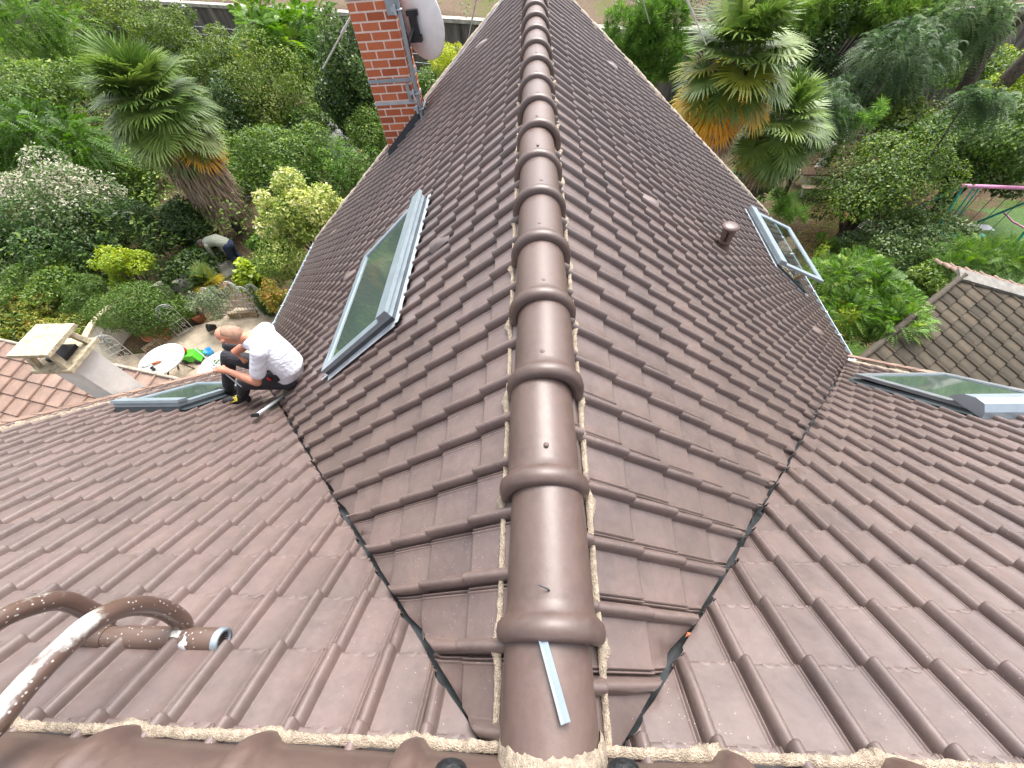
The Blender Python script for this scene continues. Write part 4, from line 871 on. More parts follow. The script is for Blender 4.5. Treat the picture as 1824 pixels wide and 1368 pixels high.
pt2 = aty(1318, 95, 11.2); palm('palm_tree', (pt2[0], pt2[1], G), (pt2[0], pt2[1], pt2[2]), 'tall fan palm with orange yellow lower leaves beyond the right verge', 52, .78, .76, seed=8, skirt_len=1.5, yellow=.5, skirt_r=.5)
pt3 = aty(1398, 205, 11.6); palm('palm_tree', (pt3[0], pt3[1], G), (pt3[0], pt3[1], pt3[2]-.1), 'smaller green fan palm standing right of the orange leaved one', 40, .68, .66, seed=12, skirt=True, skirt_len=.9, yellow=.08, skirt_r=.3)
sp = at(387, 520, G); palm('potted_palm', (sp[0], sp[1], G+.28), (sp[0], sp[1], G+.50), 'small yellow fan palm in a shallow pot near the gardener', 14, .34, .26, seed=21, skirt=False, yellow=.9, trunk_r=.05, lowang=5)
po = MB(); po.lathe((sp[0], sp[1], G+.03), (0, 0, 1), [(0, .16), (.0, .20), (.24, .28), (.26, .30), (.27, .27), (.22, .26), (.22, .0)], 20); po.build('plant_pot', CONC, None, loc=(sp[0], sp[1], G+.03), label='shallow grey pot holding the small yellow palm', cat='pot')

# ------------------------------------------------------------------ lower roof and concrete chimney at left
def roofplane(name, O, U, V, nu, nv, w_, g_, mat, parent, planes, seed, **kw):
    U = np.array(unit(np.array(U, float))); V = unit(np.array(V, float)); N = np.cross(U, V)
    if N[2] < 0: N = -N
    mb = MB(); tiles(mb, O, U, V, N, 0, 0, nu, nv, w_=w_, g_=g_, lift=.022, hscale=1.15, seed=seed, jit=1.3, prof=PROF2)
    return place(cut(mb, planes), name, mat, parent, **kw), N
TA = at(335, 680, -3.6); TB = at(-60, 592, -3.6); dU = unit(TB-TA); ph = R(13); hv = np.array([dU[1], -dU[0], 0]); hv = -hv if hv[1] > 0 else hv
dV = np.array([hv[0]*math.cos(ph), hv[1]*math.cos(ph), -math.sin(ph)])
lr_ = thing('neighbouring_roof', (-8, 4, G), 'lower annex under pale terracotta tiles at the left edge', 'building')
roofplane('roof_slope', TA-dU*.4, dU, dV, 22, 14, .335, .285, PALETILE, lr_, [((-5.36, 0, 0), (1, 0, 0))], 61)
mb = MB(); q0, q1 = TA, TB+dU*2; mb.hexa([tuple(np.array([p[0], p[1], 0])+np.array([o_[0], o_[1], z])) for z in (G-.1, -4.45) for p, o_ in ((q0, hv*3.4), (q1, hv*3.4), (q1, hv*.2), (q0, hv*.2))]); mb.build('wall', CREAM, lr_)
strip('ridge_mortar', tuple(TA+dU*.0+[0, 0, .02]), tuple(TB+dU), tuple(-hv), (0, 0, 1), .05, .03, MORTARG, lr_, n=100, seed=63)
bc = thing('concrete_chimney', (-5.545, 3.195, -4.5), 'white rendered chimney with lichen covered slab cap beyond the left verge', 'chimney')
MB().hexa([(x, y, z) for z in (-4.6, -2.13) for x, y in ((-5.70, 3.03), (-5.40, 3.03), (-5.40, 3.36), (-5.70, 3.36))]).build('shaft', simple('white_render', (.66, .64, .60), .9, var=.06, scale=5, bump=.5, bscale=60), bc)
MB().hexa([(x, y, z) for z in (-2.13, -2.08) for x, y in ((-5.80, 2.95), (-5.31, 2.95), (-5.31, 3.45), (-5.80, 3.45))]).build('collar_slab', CAPST, bc)
cp = MB(); cp.hexa([(x, y, z) for z in (-1.845, -1.80) for x, y in ((-5.77, 2.95), (-5.29, 2.95), (-5.29, 3.42), (-5.77, 3.42))]); cp.build('cap_slab', CAPST, bc)
for x, y in ((-5.70, 3.03), (-5.40, 3.03), (-5.40, 3.36), (-5.70, 3.36)):
    mb = MB(); mx, my = -5.55, 3.195; q = lambda f_, z: [(x+(mx-x)*f_+a, y+(my-y)*f_+b, z) for a, b in ((-.03, -.03), (.03, -.03), (.03, .03), (-.03, .03))]
    mb.hexa(q(-.15, -2.079)+q(.12, -1.846)); mb.build('cap_foot', CAPST, bc)
MB().hexa([(x, y, z) for z in (-2.078, -2.03) for x, y in ((-5.66, 3.08), (-5.44, 3.08), (-5.44, 3.31), (-5.66, 3.31))]).build('flue', BLACK, bc)

# ------------------------------------------------------------------ weathered brown roof at right
rb_ = thing('old_brown_roof', (8, 5, G), 'neighbouring house under old mossy brown tiles at the right edge', 'building')
A_ = at(1530, 640, -4.4); T_ = at(1712, 492, -4.4); d_ = unit(T_-A_); hz_ = np.array([d_[1], -d_[0], 0]); a_ = R(19); e_ = np.array([hz_[0]*math.cos(a_), hz_[1]*math.cos(a_), -math.sin(a_)]); N1 = np.cross(d_, e_); N1 = N1 if N1[2] > 0 else -N1
Dr = ray(1824, 524); Rr = CAM+Dr*((N1 @ (T_-CAM))/(N1 @ Dr)); tr = unit(Rr-T_); cn = np.cross(tr, N1); cn = cn if cn @ (A_-T_) < 0 else -cn
roofplane('roof_slope', T_+d_*3.3, -d_, e_, 29, 18, .30, .26, OLDTILE, rb_, [(tuple(T_), tuple(cn)), ((4.95, 0, 0), (-1, 0, 0))], 64)
mb = MB(); mb.poly([tuple(T_+N1*.0-cn*.0), tuple(T_+tr*4), tuple(T_+tr*4-cn*2-[0, 0, .4]), tuple(T_-d_*3)], .1, N1); 
strip('ridge_mortar', tuple(A_-d_*.5+N1*.03), tuple(T_+N1*.03), tuple(-hz_), (0, 0, 1), .11, .05, OLDTILE, rb_, n=90, seed=65)
mb = MB(); up_ = N1; mb.hexa([tuple(p+o2+up_*h) for h in (.02, .075) for p, o2 in ((T_-tr*.12, -cn*.14), (T_+tr*5, -cn*.14), (T_+tr*5, cn*.10), (T_-tr*.12, cn*.10))]); mb.build('verge_board', simple('grey_board', (.20, .19, .17), .8, var=.15), rb_)
o2 = unit(np.cross(tr, [0, 0, 1.])); o2 = o2 if o2[1] > 0 else -o2; V2_ = unit(np.array([o2[0]*.94, o2[1]*.94, -.34]))
roofplane('roof_slope', T_+o2*.08-tr*.05, tr, V2_, 14, 3, .33, .24, PALETILE, rb_, [], 66)
mb = MB(); mb.hexa([(x, y, z) for z in (G-.1, -6.3) for x, y in ((5.2, 1.5), (13.5, 1.5), (13.5, 6.2), (5.2, 4.6))]); mb.build('wall', CREAM, rb_)

# ------------------------------------------------------------------ things lying on the roof
st = MB(); p0, p1 = np.array(atd(968, 1143, 1)), 0
def onridge(px, py, z): return at(px, py, z)
a0, a1 = at(969, 1146, .078), at(1008, 1288, .080)
dd = unit(a1-a0); ss = unit(np.cross(dd, [0, 0, 1.])); a0 = a0-dd*.03
st.hexa([a0-ss*.010, a1-ss*.011, a1+ss*.004, a0+ss*.004, a0-ss*.010+[0, 0, .008], a1-ss*.011+[0, 0, .008], a1+ss*.004+[0, 0, .003], a0+ss*.004+[0, 0, .003]])
st.hexa([a0+ss*.0042, a1+ss*.0042, a1+ss*.012, a0+ss*.011, a0+ss*.0042+[0, 0, .003], a1+ss*.0042+[0, 0, .003], a1+ss*.012+[0, 0, .009], a0+ss*.011+[0, 0, .009]])
st.build('metal_strip', SILVER, None, loc=tuple(a0), label='short pale metal strip lying on the nearest ridge tile', cat='metal strip')
b0, b1 = onm(456, 757)+np.array([0, .05, .06]), onm(531, 702)+np.array([0, .05, .07])
rd = thing('measuring_rod', tuple(b0), 'pale metal bar with black foot lying on the roof beside the man', 'metal bar')
dd = unit(b1-b0); ss = unit(np.cross(dd, [0, S1, C1])); nn_ = np.array([0, S1, C1])
MB().hexa([b0+dd*.03-ss*.017, b1-ss*.017, b1+ss*.017, b0+dd*.03+ss*.017, b0+dd*.03-ss*.017+nn_*.015, b1-ss*.017+nn_*.015, b1+ss*.017+nn_*.015, b0+dd*.03+ss*.017+nn_*.015]).build('bar', BRIGHTM, rd)
MB().hexa([b0-ss*.032, b0+dd*.035-ss*.03, b0+dd*.035+ss*.03, b0+ss*.032, b0-ss*.03+nn_*.03, b0+dd*.035-ss*.028+nn_*.03, b0+dd*.035+ss*.028+nn_*.03, b0+ss*.03+nn_*.03]).build('foot', BLACK, rd)
# chips of broken tile and mortar in the valley
CHIP = simple('broken_tile', (.45, .14, .06), .8, var=.2)
for i, (px, py, m_) in enumerate(((1478, 688, CHIP), (1226, 1137, CHIP), (1132, 1270, CHIP), (608, 903, MORTAR), (570, 903, MORTAR), (1105, 1310, CHIP), (550, 775, MORTAR))):
    p = onm(px, py)+np.array([0, .01, .012]); mb = MB(); s_ = .014 if m_ is CHIP else .008
    mb.add([p+np.array([rnd.uniform(-1, 1), rnd.uniform(-1, 1), rnd.uniform(-.5, .5)])*s_ for _ in range(4)], [(0, 1, 2), (0, 2, 3), (0, 3, 1), (1, 3, 2)], .5, False)
    mb.build('debris', m_, None, loc=tuple(p), label='small broken chip lying in a roof valley', cat='debris', group='chips in the valleys')
# roof ladder hooked over the ridge
def paint_glint_mat():
    m_, t, b, o = newmat('paint_and_glint_tube'); tc = nd(t, 'ShaderNodeTexCoord'); O = tc.outputs['Object']
    n = nd(t, 'ShaderNodeTexNoise', Scale=7.0, Detail=5.0, Roughness=.65); t.links.new(O, n.inputs['Vector']); v = nd(t, 'ShaderNodeTexVoronoi', Scale=60.0); t.links.new(O, v.inputs['Vector'])
    br = (.10, .062, .048); c = mixc(t, ramp(t, v.outputs['Distance'], [(.12, (.8, .8, .8)), (.2, (0, 0, 0))]).outputs[0], br, (.50, .48, .46)); sn = nd(t, 'ShaderNodeSeparateXYZ'); t.links.new(tc.outputs['Normal'], sn.inputs[0]); ma = nd(t, 'ShaderNodeMath', operation='MULTIPLY_ADD'); t.links.new(sn.outputs[2], ma.inputs[0]); ma.inputs[1].default_value = .16; t.links.new(n.outputs[0], ma.inputs[2])
    c = mixc(t, ramp(t, ma.outputs[0], [(.59, (0, 0, 0)), (.70, (.9, .9, .9))]).outputs[0], c, (.46, .46, .43))  # upward faces whitened: white paint mixed with reflected sky put into the colour
    t.links.new(c, b.inputs['Base Color']); b.inputs['Roughness'].default_value = .3; b.inputs['Coat Weight'].default_value = .6; return m_
PT = paint_glint_mat()
def plainmat():
    m_, t, b, o = newmat('old_brown_tube'); tc = nd(t, 'ShaderNodeTexCoord'); O = tc.outputs['Object']
    v = nd(t, 'ShaderNodeTexVoronoi', Scale=60.0); t.links.new(O, v.inputs['Vector']); n = nd(t, 'ShaderNodeTexNoise', Scale=9.0, Detail=5.0, Roughness=.6); t.links.new(O, n.inputs['Vector'])
    c = mixc(t, ramp(t, v.outputs['Distance'], [(.10, (.8, .8, .8)), (.18, (0, 0, 0))]).outputs[0], (.105, .07, .056), (.5, .48, .46)); c = mixc(t, ramp(t, n.outputs[0], [(.66, (0, 0, 0)), (.675, (.9, .9, .9))]).outputs[0], c, (.62, .64, .68))
    t.links.new(c, b.inputs['Base Color']); b.inputs['Roughness'].default_value = .35; return m_
PB = plainmat()
ld = thing('roof_ladder_hook', (-1.4, .36, -.30), 'brown tubular ladder hook spattered with white paint, curving over the ridge at lower left', 'ladder hook')
yb, zb_ = .375, -.30
mb = MB(); xs_ = np.linspace(-1.64, -1.105, 16)
for r_out, r_in in ((.033, .026),):
    mb.tube([(x, yb, zb_) for x in xs_], r_out, 20, cap=False); mb.tube([(x, yb, zb_) for x in xs_], r_in, 20, cap=False)
    for xe_ in (xs_[0], xs_[-1]): mb.grid([[(xe_, yb+rr_*math.cos(t_), zb_+rr_*math.sin(t_)) for t_ in np.linspace(0, 2*math.pi, 25)] for rr_ in (r_in, r_out)])
mb.build('cross_tube', PB, ld)
mb = MB()
for a, b in ((-1.22, -1.12), (-1.66, -1.52), (-1.47, -1.27)): mb.tube([(a, yb, zb_), (b, yb, zb_)], .0365, 20)
mb.build('sleeve', PB, ld)
MB().tube([(-1.30, yb, zb_), (-1.18, yb, zb_)], .02, 8).build('inner_tube', BLACK, ld)
mb = MB(); mb.grid([[(x_, yb+rr_*math.cos(t_), zb_+rr_*math.sin(t_)) for t_ in np.linspace(0, 2*math.pi, 25)] for x_, rr_ in ((-1.122, .0374), (-1.100, .0374), (-1.0995, .026), (-1.125, .026))]); mb.build('tube_end', SILVER, ld)
def smoothp(P, n=28):
    P = [np.array(p, float) for p in P]; P = [2*P[0]-P[1]]+P+[2*P[-1]-P[-2]]; out = []
    for i in range(1, len(P)-2):
        for t_ in np.linspace(0, 1, n//(len(P)-3), endpoint=False):
            a, b, c, d = P[i-1:i+3]; out.append(.5*((2*b)+(-a+c)*t_+(2*a-5*b+4*c-d)*t_**2+(-a+3*b-3*c+d)*t_**3))
    out.append(P[-2]); return out
for x, pts in ((-1.26, [(332, 1142), (326, 1112), (292, 1086), (232, 1080), (165, 1108), (100, 1165), (40, 1228), (-5, 1285), (-60, 1365)]), (-1.56, [(196, 1136), (188, 1106), (150, 1084), (108, 1070), (50, 1082), (-10, 1108), (-90, 1160), (-160, 1220)])):
    P = [atx(a, b, x+.0*i) for i, (a, b) in enumerate(pts)]; P[0] = np.array([x, yb, zb_+.01])
    tail = P[-1]; P += [tail+np.array([0, -.25, -.10]), tail+np.array([0, -.9, -.78])]
    MB().tube(smoothp(P, 60), .0285, 18).build('curved_tube', PT, ld)
# dark trainers of whoever stands on the ridge
for sgn, px, lab in ((-1, 800, 'toe of a black boot at the bottom edge, left of the ridge'), (1, 1114, 'toe of a black boot at the bottom edge, right of the ridge')):
    q = at(px, 1380, .085); sh = thing('boot', (q[0], q[1], .06), lab, 'boot', 'boots of the photographer')
    rows = []
    for v, wd, h in ((.0, .004, .002), (.003, .020, .016), (.010, .031, .028), (.028, .040, .037), (.08, .046, .045), (.15, .044, .06), (.24, .036, .085)):
        rows.append([q+np.array([wd*math.cos(t_), .025-v, -.02+h*math.sin(t_)]) for t_ in np.linspace(-.2, math.pi+.2, 15)])
    mb = MB(); mb.grid(rows); mb.build('upper', simple('boot_leather', (.012, .014, .016), .45, var=.3, scale=40, bump=.6, bscale=90), sh)
    mb = MB(); mb.add([q+np.array([a*.9, .020-b, c]) for c in (-.035, -.02) for a, b in ((-.02, .002), (.02, .002), (.042, .06), (.045, .15), (.038, .25), (-.038, .25), (-.045, .15), (-.042, .06))], [tuple(range(8)), tuple(range(8, 16))]+[(i, (i+1) % 8, 8+(i+1) % 8, 8+i) for i in range(8)], .5, False); mb.build('sole', BLACK, sh)

# ------------------------------------------------------------------ patio and garden things
def ground_px(px, py, z=0): p = at(px, py, G+z); return p
def trellis_mesh(w_=.46, h=1.05):
    mb = MB(); r_ = .011; c = w_/2
    arch = [(-c, 0, 0), (-c, 0, h-c)]+[(-c*math.cos(t_), 0, h-c+c*math.sin(t_)) for t_ in np.linspace(.2, math.pi-.2, 9)]+[(c, 0, h-c), (c, 0, 0)]
    mb.tube(arch, r_, 6); mb.tube([(p[0]*.8, 0, p[2]*.96) for p in arch[1:-1]], r_*.7, 5)
    for z in (.12, h*.45, h*.62): mb.tube([(-c, 0, z), (c, 0, z)], r_*.8, 5)
    for x in (-c*.5, 0, c*.5): mb.tube([(x, 0, .12), (x, 0, h*.62)], r_*.7, 5); mb.lathe((x, 0, h*.62), (0, 0, 1), [(0, .006), (.02, .024), (.07, .001)], 6)
    for sx_ in (-1, 1):
        for cz, rr in ((h*.28, .07), (h-c*1.0, .09), (h-c*.5, .06)): mb.tube([(sx_*(c*.45+rr*math.cos(t_)*(1-t_/9)), 0, cz+rr*math.sin(t_)*(1-t_/9)) for t_ in np.linspace(0, 6, 12)], r_*.7, 5)
    return mb
tm = trellis_mesh().mesh('trellis'); tm.materials.append(WHITE)
for i, (a, b, lab) in enumerate((((323, 603), (348, 588), 'white scrolled metal trellis standing alone behind the log edging'), ((222, 655), (250, 642), 'white scrolled metal trellis behind the slatted table'),
        ((390, 566), (412, 566), 'leftmost white metal trellis of the row, half behind the silvery bush'), ((408, 568), (432, 568), 'second white metal trellis of the row from the left'),
        ((432, 562), (456, 562), 'tallest white metal trellis in the middle of the row'), ((451, 565), (472, 563), 'fourth white metal trellis of the row, above the planks'), ((468, 561), (488, 559), 'rightmost white metal trellis, nearest the gutter'))):
    p, q = ground_px(*a), ground_px(*b); o = bpy.data.objects.new('trellis', tm); COL.objects.link(o); d = q-p; o.location = (p+q)/2
    o.rotation_euler = (R(-6), 0, math.atan2(d[1], d[0])); s_ = float(np.linalg.norm(d))/.46; o.scale = (s_, 1, 1.12 if i == 4 else 1.0)
    tag(o, lab, 'trellis', 'white garden trellises')
# curved white wall
base = [ground_px(*q) for q in ((196, 690), (202, 660), (210, 632), (226, 604), (250, 584), (285, 572))]
mb = MB(); th = .14; P = smoothp(base, 20); nr = [unit(np.cross(unit(P[min(i+1, len(P)-1)]-P[max(i-1, 0)]), [0, 0, 1.])) for i in range(len(P))]
cwall = thing('curved_wall', tuple(base[2]), 'low curved white rendered wall behind the slatted garden table', 'wall')
mb.grid([[p, p+[0, 0, .85], p-n_*th+[0, 0, .85], p-n_*th] for p, n_ in zip(P, nr)], .5, False); mb.build('wall_face', CREAM, cwall)
mb = MB(); mb.grid([[p+n_*.02+[0, 0, .852], p+n_*.02+[0, 0, .90], p-n_*(th+.02)+[0, 0, .90], p-n_*(th+.02)+[0, 0, .852]] for p, n_ in zip(P, nr)], .5, False); mb.build('coping', CAPST, cwall)
mb = MB(); oc = np.array(P[9])+nr[9]*.03+[0, 0, .45]; tdir = unit(P[10]-P[8])
for k in range(4): mb.tube([oc+tdir*(.02+.07*k)*math.cos(t_)*1.0+np.array([0, 0, 1.])*(.09*k-.14+(.08)*math.sin(t_)) for t_ in np.linspace(0, 5, 10)], .009, 5)
mb.tube([oc+[0, 0, -.3], oc+[0, 0, .35]], .012, 5); mb.build('wall_ornament', WHITE, None, loc=tuple(oc), label='white wrought metal ornament fixed on the curved wall', cat='ornament')
# log edging
p, q = ground_px(264, 632), ground_px(324, 589); n = 17; mb = MB(); eg = []
for k in range(n*6+1):
    t_ = k/(n*6); b = abs(math.sin(math.pi*t_*n))**.5*.035; c = p+(q-p)*t_; s_ = unit(np.cross(q-p, [0, 0, 1.])); eg.append([c-s_*.04-s_*b, c-s_*.04-s_*b+[0, 0, .22], c+s_*.04+s_*b+[0, 0, .22], c+s_*.04+s_*b])
mb.grid(eg, .5, False); mb.build('log_edging', WOOD, None, loc=tuple(p), label='row of short upright logs edging the sandy patio', cat='edging')
# tables
tc_ = ground_px(288, 641, .72); tb = thing('garden_table', (tc_[0], tc_[1], G), 'round white slatted wooden table on the sandy patio', 'table')
mb = MB(); Rt = .50
for k in range(-6, 7):
    x = k*.075; hw = math.sqrt(max(.001, Rt**2-x*x)); mb.box(tc_+[0, x, 0], (2*hw-.05, .054, .02))
mb.build('table_slats', WHITE, tb)
mb = MB(); mb.grid([[tc_+np.array([rr*math.cos(t_), rr*math.sin(t_), h]) for rr, h in ((Rt-.03, -.012), (Rt-.03, .016), (Rt+.03, .016), (Rt+.03, -.012), (Rt-.03, -.012))] for t_ in np.linspace(0, 2*math.pi, 41)], .5, False); mb.build('table_rim', WHITE, tb)
for sx_ in (-1, 1):
    for sy_ in (-1, 1): MB().tube([tc_+[sx_*.25, sy_*.2, -.02], (tc_[0]-sx_*.25, tc_[1]+sy_*.25, G)], .022, 6).build('leg', DKWOOD, tb)
def small(name, mb, mat, p, lab, cat, group=None): return mb.build(name, mat, None, loc=tuple(p), label=lab, cat=cat, group=group)
p = tc_+[-.12, -.16, .012]; small('bottle', MB().lathe(p+[0, 0, .03], (1, .5, 0), [(0, .001), (0, .03), (.15, .03), (.19, .012), (.23, .012), (.23, .001)], 10), CHIP, p, 'orange brown bottle lying on the slatted table', 'bottle')
p = tc_+[-.30, -.16, .012]; mb = MB(); mb.grid([[p+np.array([a, b, .03+.03*math.sin(a*40)*math.cos(b*31)]) for a in np.linspace(-.09, .09, 9)] for b in np.linspace(-.07, .07, 9)]); small('cloth', mb, WHITE, p, 'crumpled white cloth on the slatted table', 'cloth')
p = tc_+[0, -.32, .012]; small('cup', MB().lathe(p, (0, 0, 1), [(0, .001), (0, .035), (.09, .045), (.085, .038), (.01, .03), (.01, .001)], 12), BLACK, p, 'small dark cup on the slatted table', 'cup')
tc_ = ground_px(390, 652, .72); tb = thing('garden_table', (tc_[0], tc_[1], G), 'round plain white table partly hidden by the crouching man', 'table')
MB().lathe(tc_, (0, 0, 1), [(-.03, .001), (-.03, .45), (-.02, .48), (.01, .485), (.02, .47), (.02, .001)], 36).build('tabletop', WHITE, tb)
for k in range(3): MB().tube([tc_+[0, 0, -.03], (tc_[0]+.32*math.cos(k*2.1), tc_[1]+.32*math.sin(k*2.1), G)], .025, 7).build('leg', BLACK, tb)
rs_ = np.random.RandomState(5); n = 60; Pq = tc_+np.column_stack([rs_.uniform(-.15, .25, n), rs_.uniform(-.1, .25, n), .03+0*rs_.rand(n)]); hb2 = leaf_object('cut_sprigs', PAL['mid'], None, Pq, rs_.normal(size=(n, 3))*[1, 1, .2], np.tile([0, 0, 1.], (n, 1))+rs_.normal(0, .2, (n, 3)), .10, .03, rs_.normal(.4, .2, n)); tag(hb2, 'green cuttings scattered on the plain white table', 'cuttings', None, 'stuff')
# toy, ball, pots
p = ground_px(350, 640, 0); ty = thing('toy_cart', tuple(p), 'green toy cart with red and black top on the patio', 'toy')
GRN = simple('toy_green', (.08, .48, .03), .4, var=.05); RED = simple('toy_red', (.50, .02, .03), .4, var=.05)
mb = MB(); mb.hexa([p+[-.28, -.16, .08], p+[.26, -.16, .08], p+[.26, .16, .08], p+[-.28, .16, .08], p+[-.22, -.13, .26], p+[.16, -.13, .30], p+[.16, .13, .30], p+[-.22, .13, .26]]); mb.build('body', GRN, ty)
MB().lathe(p+[-.26, 0, .34], (1, 0, .2), [(0, .001), (0, .07), (.05, .09), (.18, .09), (.22, .05), (.22, .001)], 14).build('hopper', RED, ty)
mb = MB(); mb.tube([p+[-.30, -.15, .30], p+[-.40, -.1, .36], p+[-.40, .1, .36], p+[-.30, .15, .30]], .02, 7); mb.build('handle', BLACK, ty)
for sx_, sy_ in ((-.18, -.19), (-.18, .15), (.18, -.19), (.18, .15)): MB().lathe(p+[sx_, sy_, .08], (0, 1, 0), [(0, .001), (0, .075), (.04, .08), (.04, .001)], 14).build('wheel', BLACK, ty)
def ballmat():
    m_, t, b, o = newmat('rainbow_ball'); tc = nd(t, 'ShaderNodeTexCoord'); s_ = nd(t, 'ShaderNodeSeparateXYZ'); t.links.new(tc.outputs['Generated'], s_.inputs[0])
    t.links.new(ramp(t, s_.outputs[0], [(.15, (.01, .12, .55)), (.4, (.02, .45, .50)), (.6, (.15, .6, .08)), (.85, (.75, .70, .05))]).outputs[0], b.inputs['Base Color']); b.inputs['Roughness'].default_value = .35; return m_
p = ground_px(313, 622, .11); small('ball', MB().lathe(p, (0, 0, 1), [(.11*-math.cos(t_), max(.001, .11*math.sin(t_))) for t_ in np.linspace(0, math.pi, 14)], 20), ballmat(), p, 'blue, green and yellow ball beside the slatted table', 'ball')
p = ground_px(373, 628, .12); small('bucket', MB().lathe(p-[0, 0, .1], (0, 0, 1), [(0, .001), (0, .08), (.2, .11), (.2, .1), (.01, .07), (.01, .001)], 16), simple('blue_plastic', (.03, .28, .60), .4), p, 'small blue bucket beyond the plain white table', 'bucket')
def pot(px, py, r_, h, mat, lab, tilt=(0, 0, 1), z=0):
    p = ground_px(px, py, z); MB().lathe(p, tilt, [(0, .001), (0, r_*.68), (h*.82, r_*.95), (h*.83, r_*1.05), (h, r_*1.08), (h, r_*.93), (h*.75, r_*.85), (h*.74, .001)], 22).build('plant_pot', mat, None, loc=tuple(p), label=lab, cat='pot')
pot(279, 603, .20, .30, TERRA, 'round terracotta pot behind the log edging', (.25, -.35, 1))
pot(359, 570, .19, .30, TERRA, 'terracotta pot holding the silvery olive bush')
pot(384, 582, .11, .20, BLACK, 'black plastic pot lying on its side by the olive bush', (-.5, -.7, .5), .12)
pot(1512, 400, .22, .26, TERRA, 'terracotta pot in the shade of the right garden')
p = ground_px(299, 602); mb = MB(); mb.grid([[p+np.array([sx_*w2, sy_*w2, h]) for sx_, sy_ in ((-1, -1), (1, -1), (1, 1), (-1, 1), (-1, -1))] for w2, h in ((.13, 0), (.18, .28), (.19, .30), (.16, .30), (.15, .15))], .5, False); mb.add([p+np.array([a*.15, b*.15, .16]) for a, b in ((-1, -1), (1, -1), (1, 1), (-1, 1))], [(0, 1, 2, 3)]); small('plant_pot', mb, TERRA, p, 'square terracotta planter next to the round one', 'pot')
def rock(px, py, d, rz_, lab, name='stone_block', mat=CONC, z=0):
    p = ground_px(px, py, z); M_ = rotz(rz_); rs = np.random.RandomState(int(px)); q = []
    for zz in (0, .5, 1):
        for a in range(8): t_ = a*math.pi/4+.4; q.append(p+M_ @ np.array([d[0]/2*math.cos(t_)*rs.uniform(.9, 1.15)*(1-.2*zz), d[1]/2*math.sin(t_)*rs.uniform(.9, 1.15)*(1-.2*zz), d[2]*zz]))
    mb = MB(); mb.add(q, [(j*8+i, j*8+(i+1) % 8, (j+1)*8+(i+1) % 8, (j+1)*8+i) for j in (0, 1) for i in range(8)]+[tuple(range(16, 24))], .5, False); mb.build(name, mat, None, loc=tuple(p), label=lab, cat='stone')
rock(350, 525, (.7, .30, .65), .9, 'upright grey slab of stone left of the yellow palm')
rock(392, 488, (1.1, .5, .35), .3, 'broad grey stone block above the yellow palm')
rock(365, 500, (.5, .4, .3), 1.2, 'rough dark stone between the slab and the block')
rock(300, 520, (.5, .3, .35), .4, 'pale stone at the foot of the dark rhododendron')
p = ground_px(437, 566, .0); mb = MB(); pl_ = thing('plank_stack', tuple(p), 'stack of weathered planks lying before the white trellises', 'planks')
for k in range(3): MB().box(p+[0, .02*k, .04+.07*k], (.85, .10, .06), rotz(.04*k)).build('plank', WOOD, pl_)
p = ground_px(470, 392); hp = MB(); hp.tube([p+np.array([.42*math.cos(t_), 0, .9*math.sin(t_)]) for t_ in np.linspace(0, math.pi, 16)], .012, 6); small('garden_hoop', hp, LEADL, p, 'thin pale hoop standing in the shade right of the palm skirt', 'hoop')
# white sheet thrown over something
p = at(580, 238, G+.7); mb = MB(); rs = np.random.RandomState(4); rows = []
for i in range(13):
    row = []
    for j in range(13):
        a, b = (i-6)/6, (j-6)/6; e = max(abs(a), abs(b)); h = .65+.22*b if e < .75 else .65+.22*b-(e-.75)*3.6
        row.append(p+rotz(.7) @ np.array([a*.72*min(1, .9+.1*e), b*1.15, h-.3+.03*math.sin(a*9)*math.cos(b*7)+rs.normal(0, .008)]))
    rows.append(row)
mb.grid(rows); small('white_tarpaulin', mb, WHITE, p, 'white tarpaulin thrown over something among the shrubs', 'tarpaulin')
# swing set
sw = thing('swing_set', tuple(at(1720, 420, G)), 'teal and pink garden swing frame on the right lawn', 'swing set')
Aw, Bw = at(1716, 331, -4.9), at(1885, 337, -4.9)
MB().tube([Aw-unit(Bw-Aw)*.06, Bw], .045, 10).build('top_bar', PINKW, sw)
f1, f2, f3, f4 = at(1596, 390, G), at(1652, 438, G), at(1738, 397, G), at(1800, 446, G)
for a, b in ((Aw, f1), (Aw, f2), (Bw, f3), (Bw, f4)): MB().tube([a, b], .032, 8).build('leg', TEAL, sw)
for a, b, c, d in ((Aw, f1, Aw, f2), (Bw, f3, Bw, f4)): MB().tube([a+(b-a)*.62, (a+(b-a)*.62+c+(d-c)*.62)/2-[0, 0, .05], c+(d-c)*.62], .022, 7).build('spreader', PINKW, sw)
Cw = Aw+unit(Bw-Aw)*.25
for k in (0, 1): MB().tube([Cw+unit(Bw-Aw)*.12*k, f2+np.array([.05+.12*k, -.02, .35])], .018, 7).build('slide_rail', TEAL, sw)
for u in (.5, .85, 1.15, 1.5):
    q = Aw+unit(Bw-Aw)*u; MB().tube([q, q+[0, 0, -1.35]], .008, 5).build('rope', SLATE, sw)
for u in (.675, 1.325): MB().box(Aw+unit(Bw-Aw)*u+[0, 0, -1.36], (.42, .16, .03)).build('swing_seat', TEAL, sw)
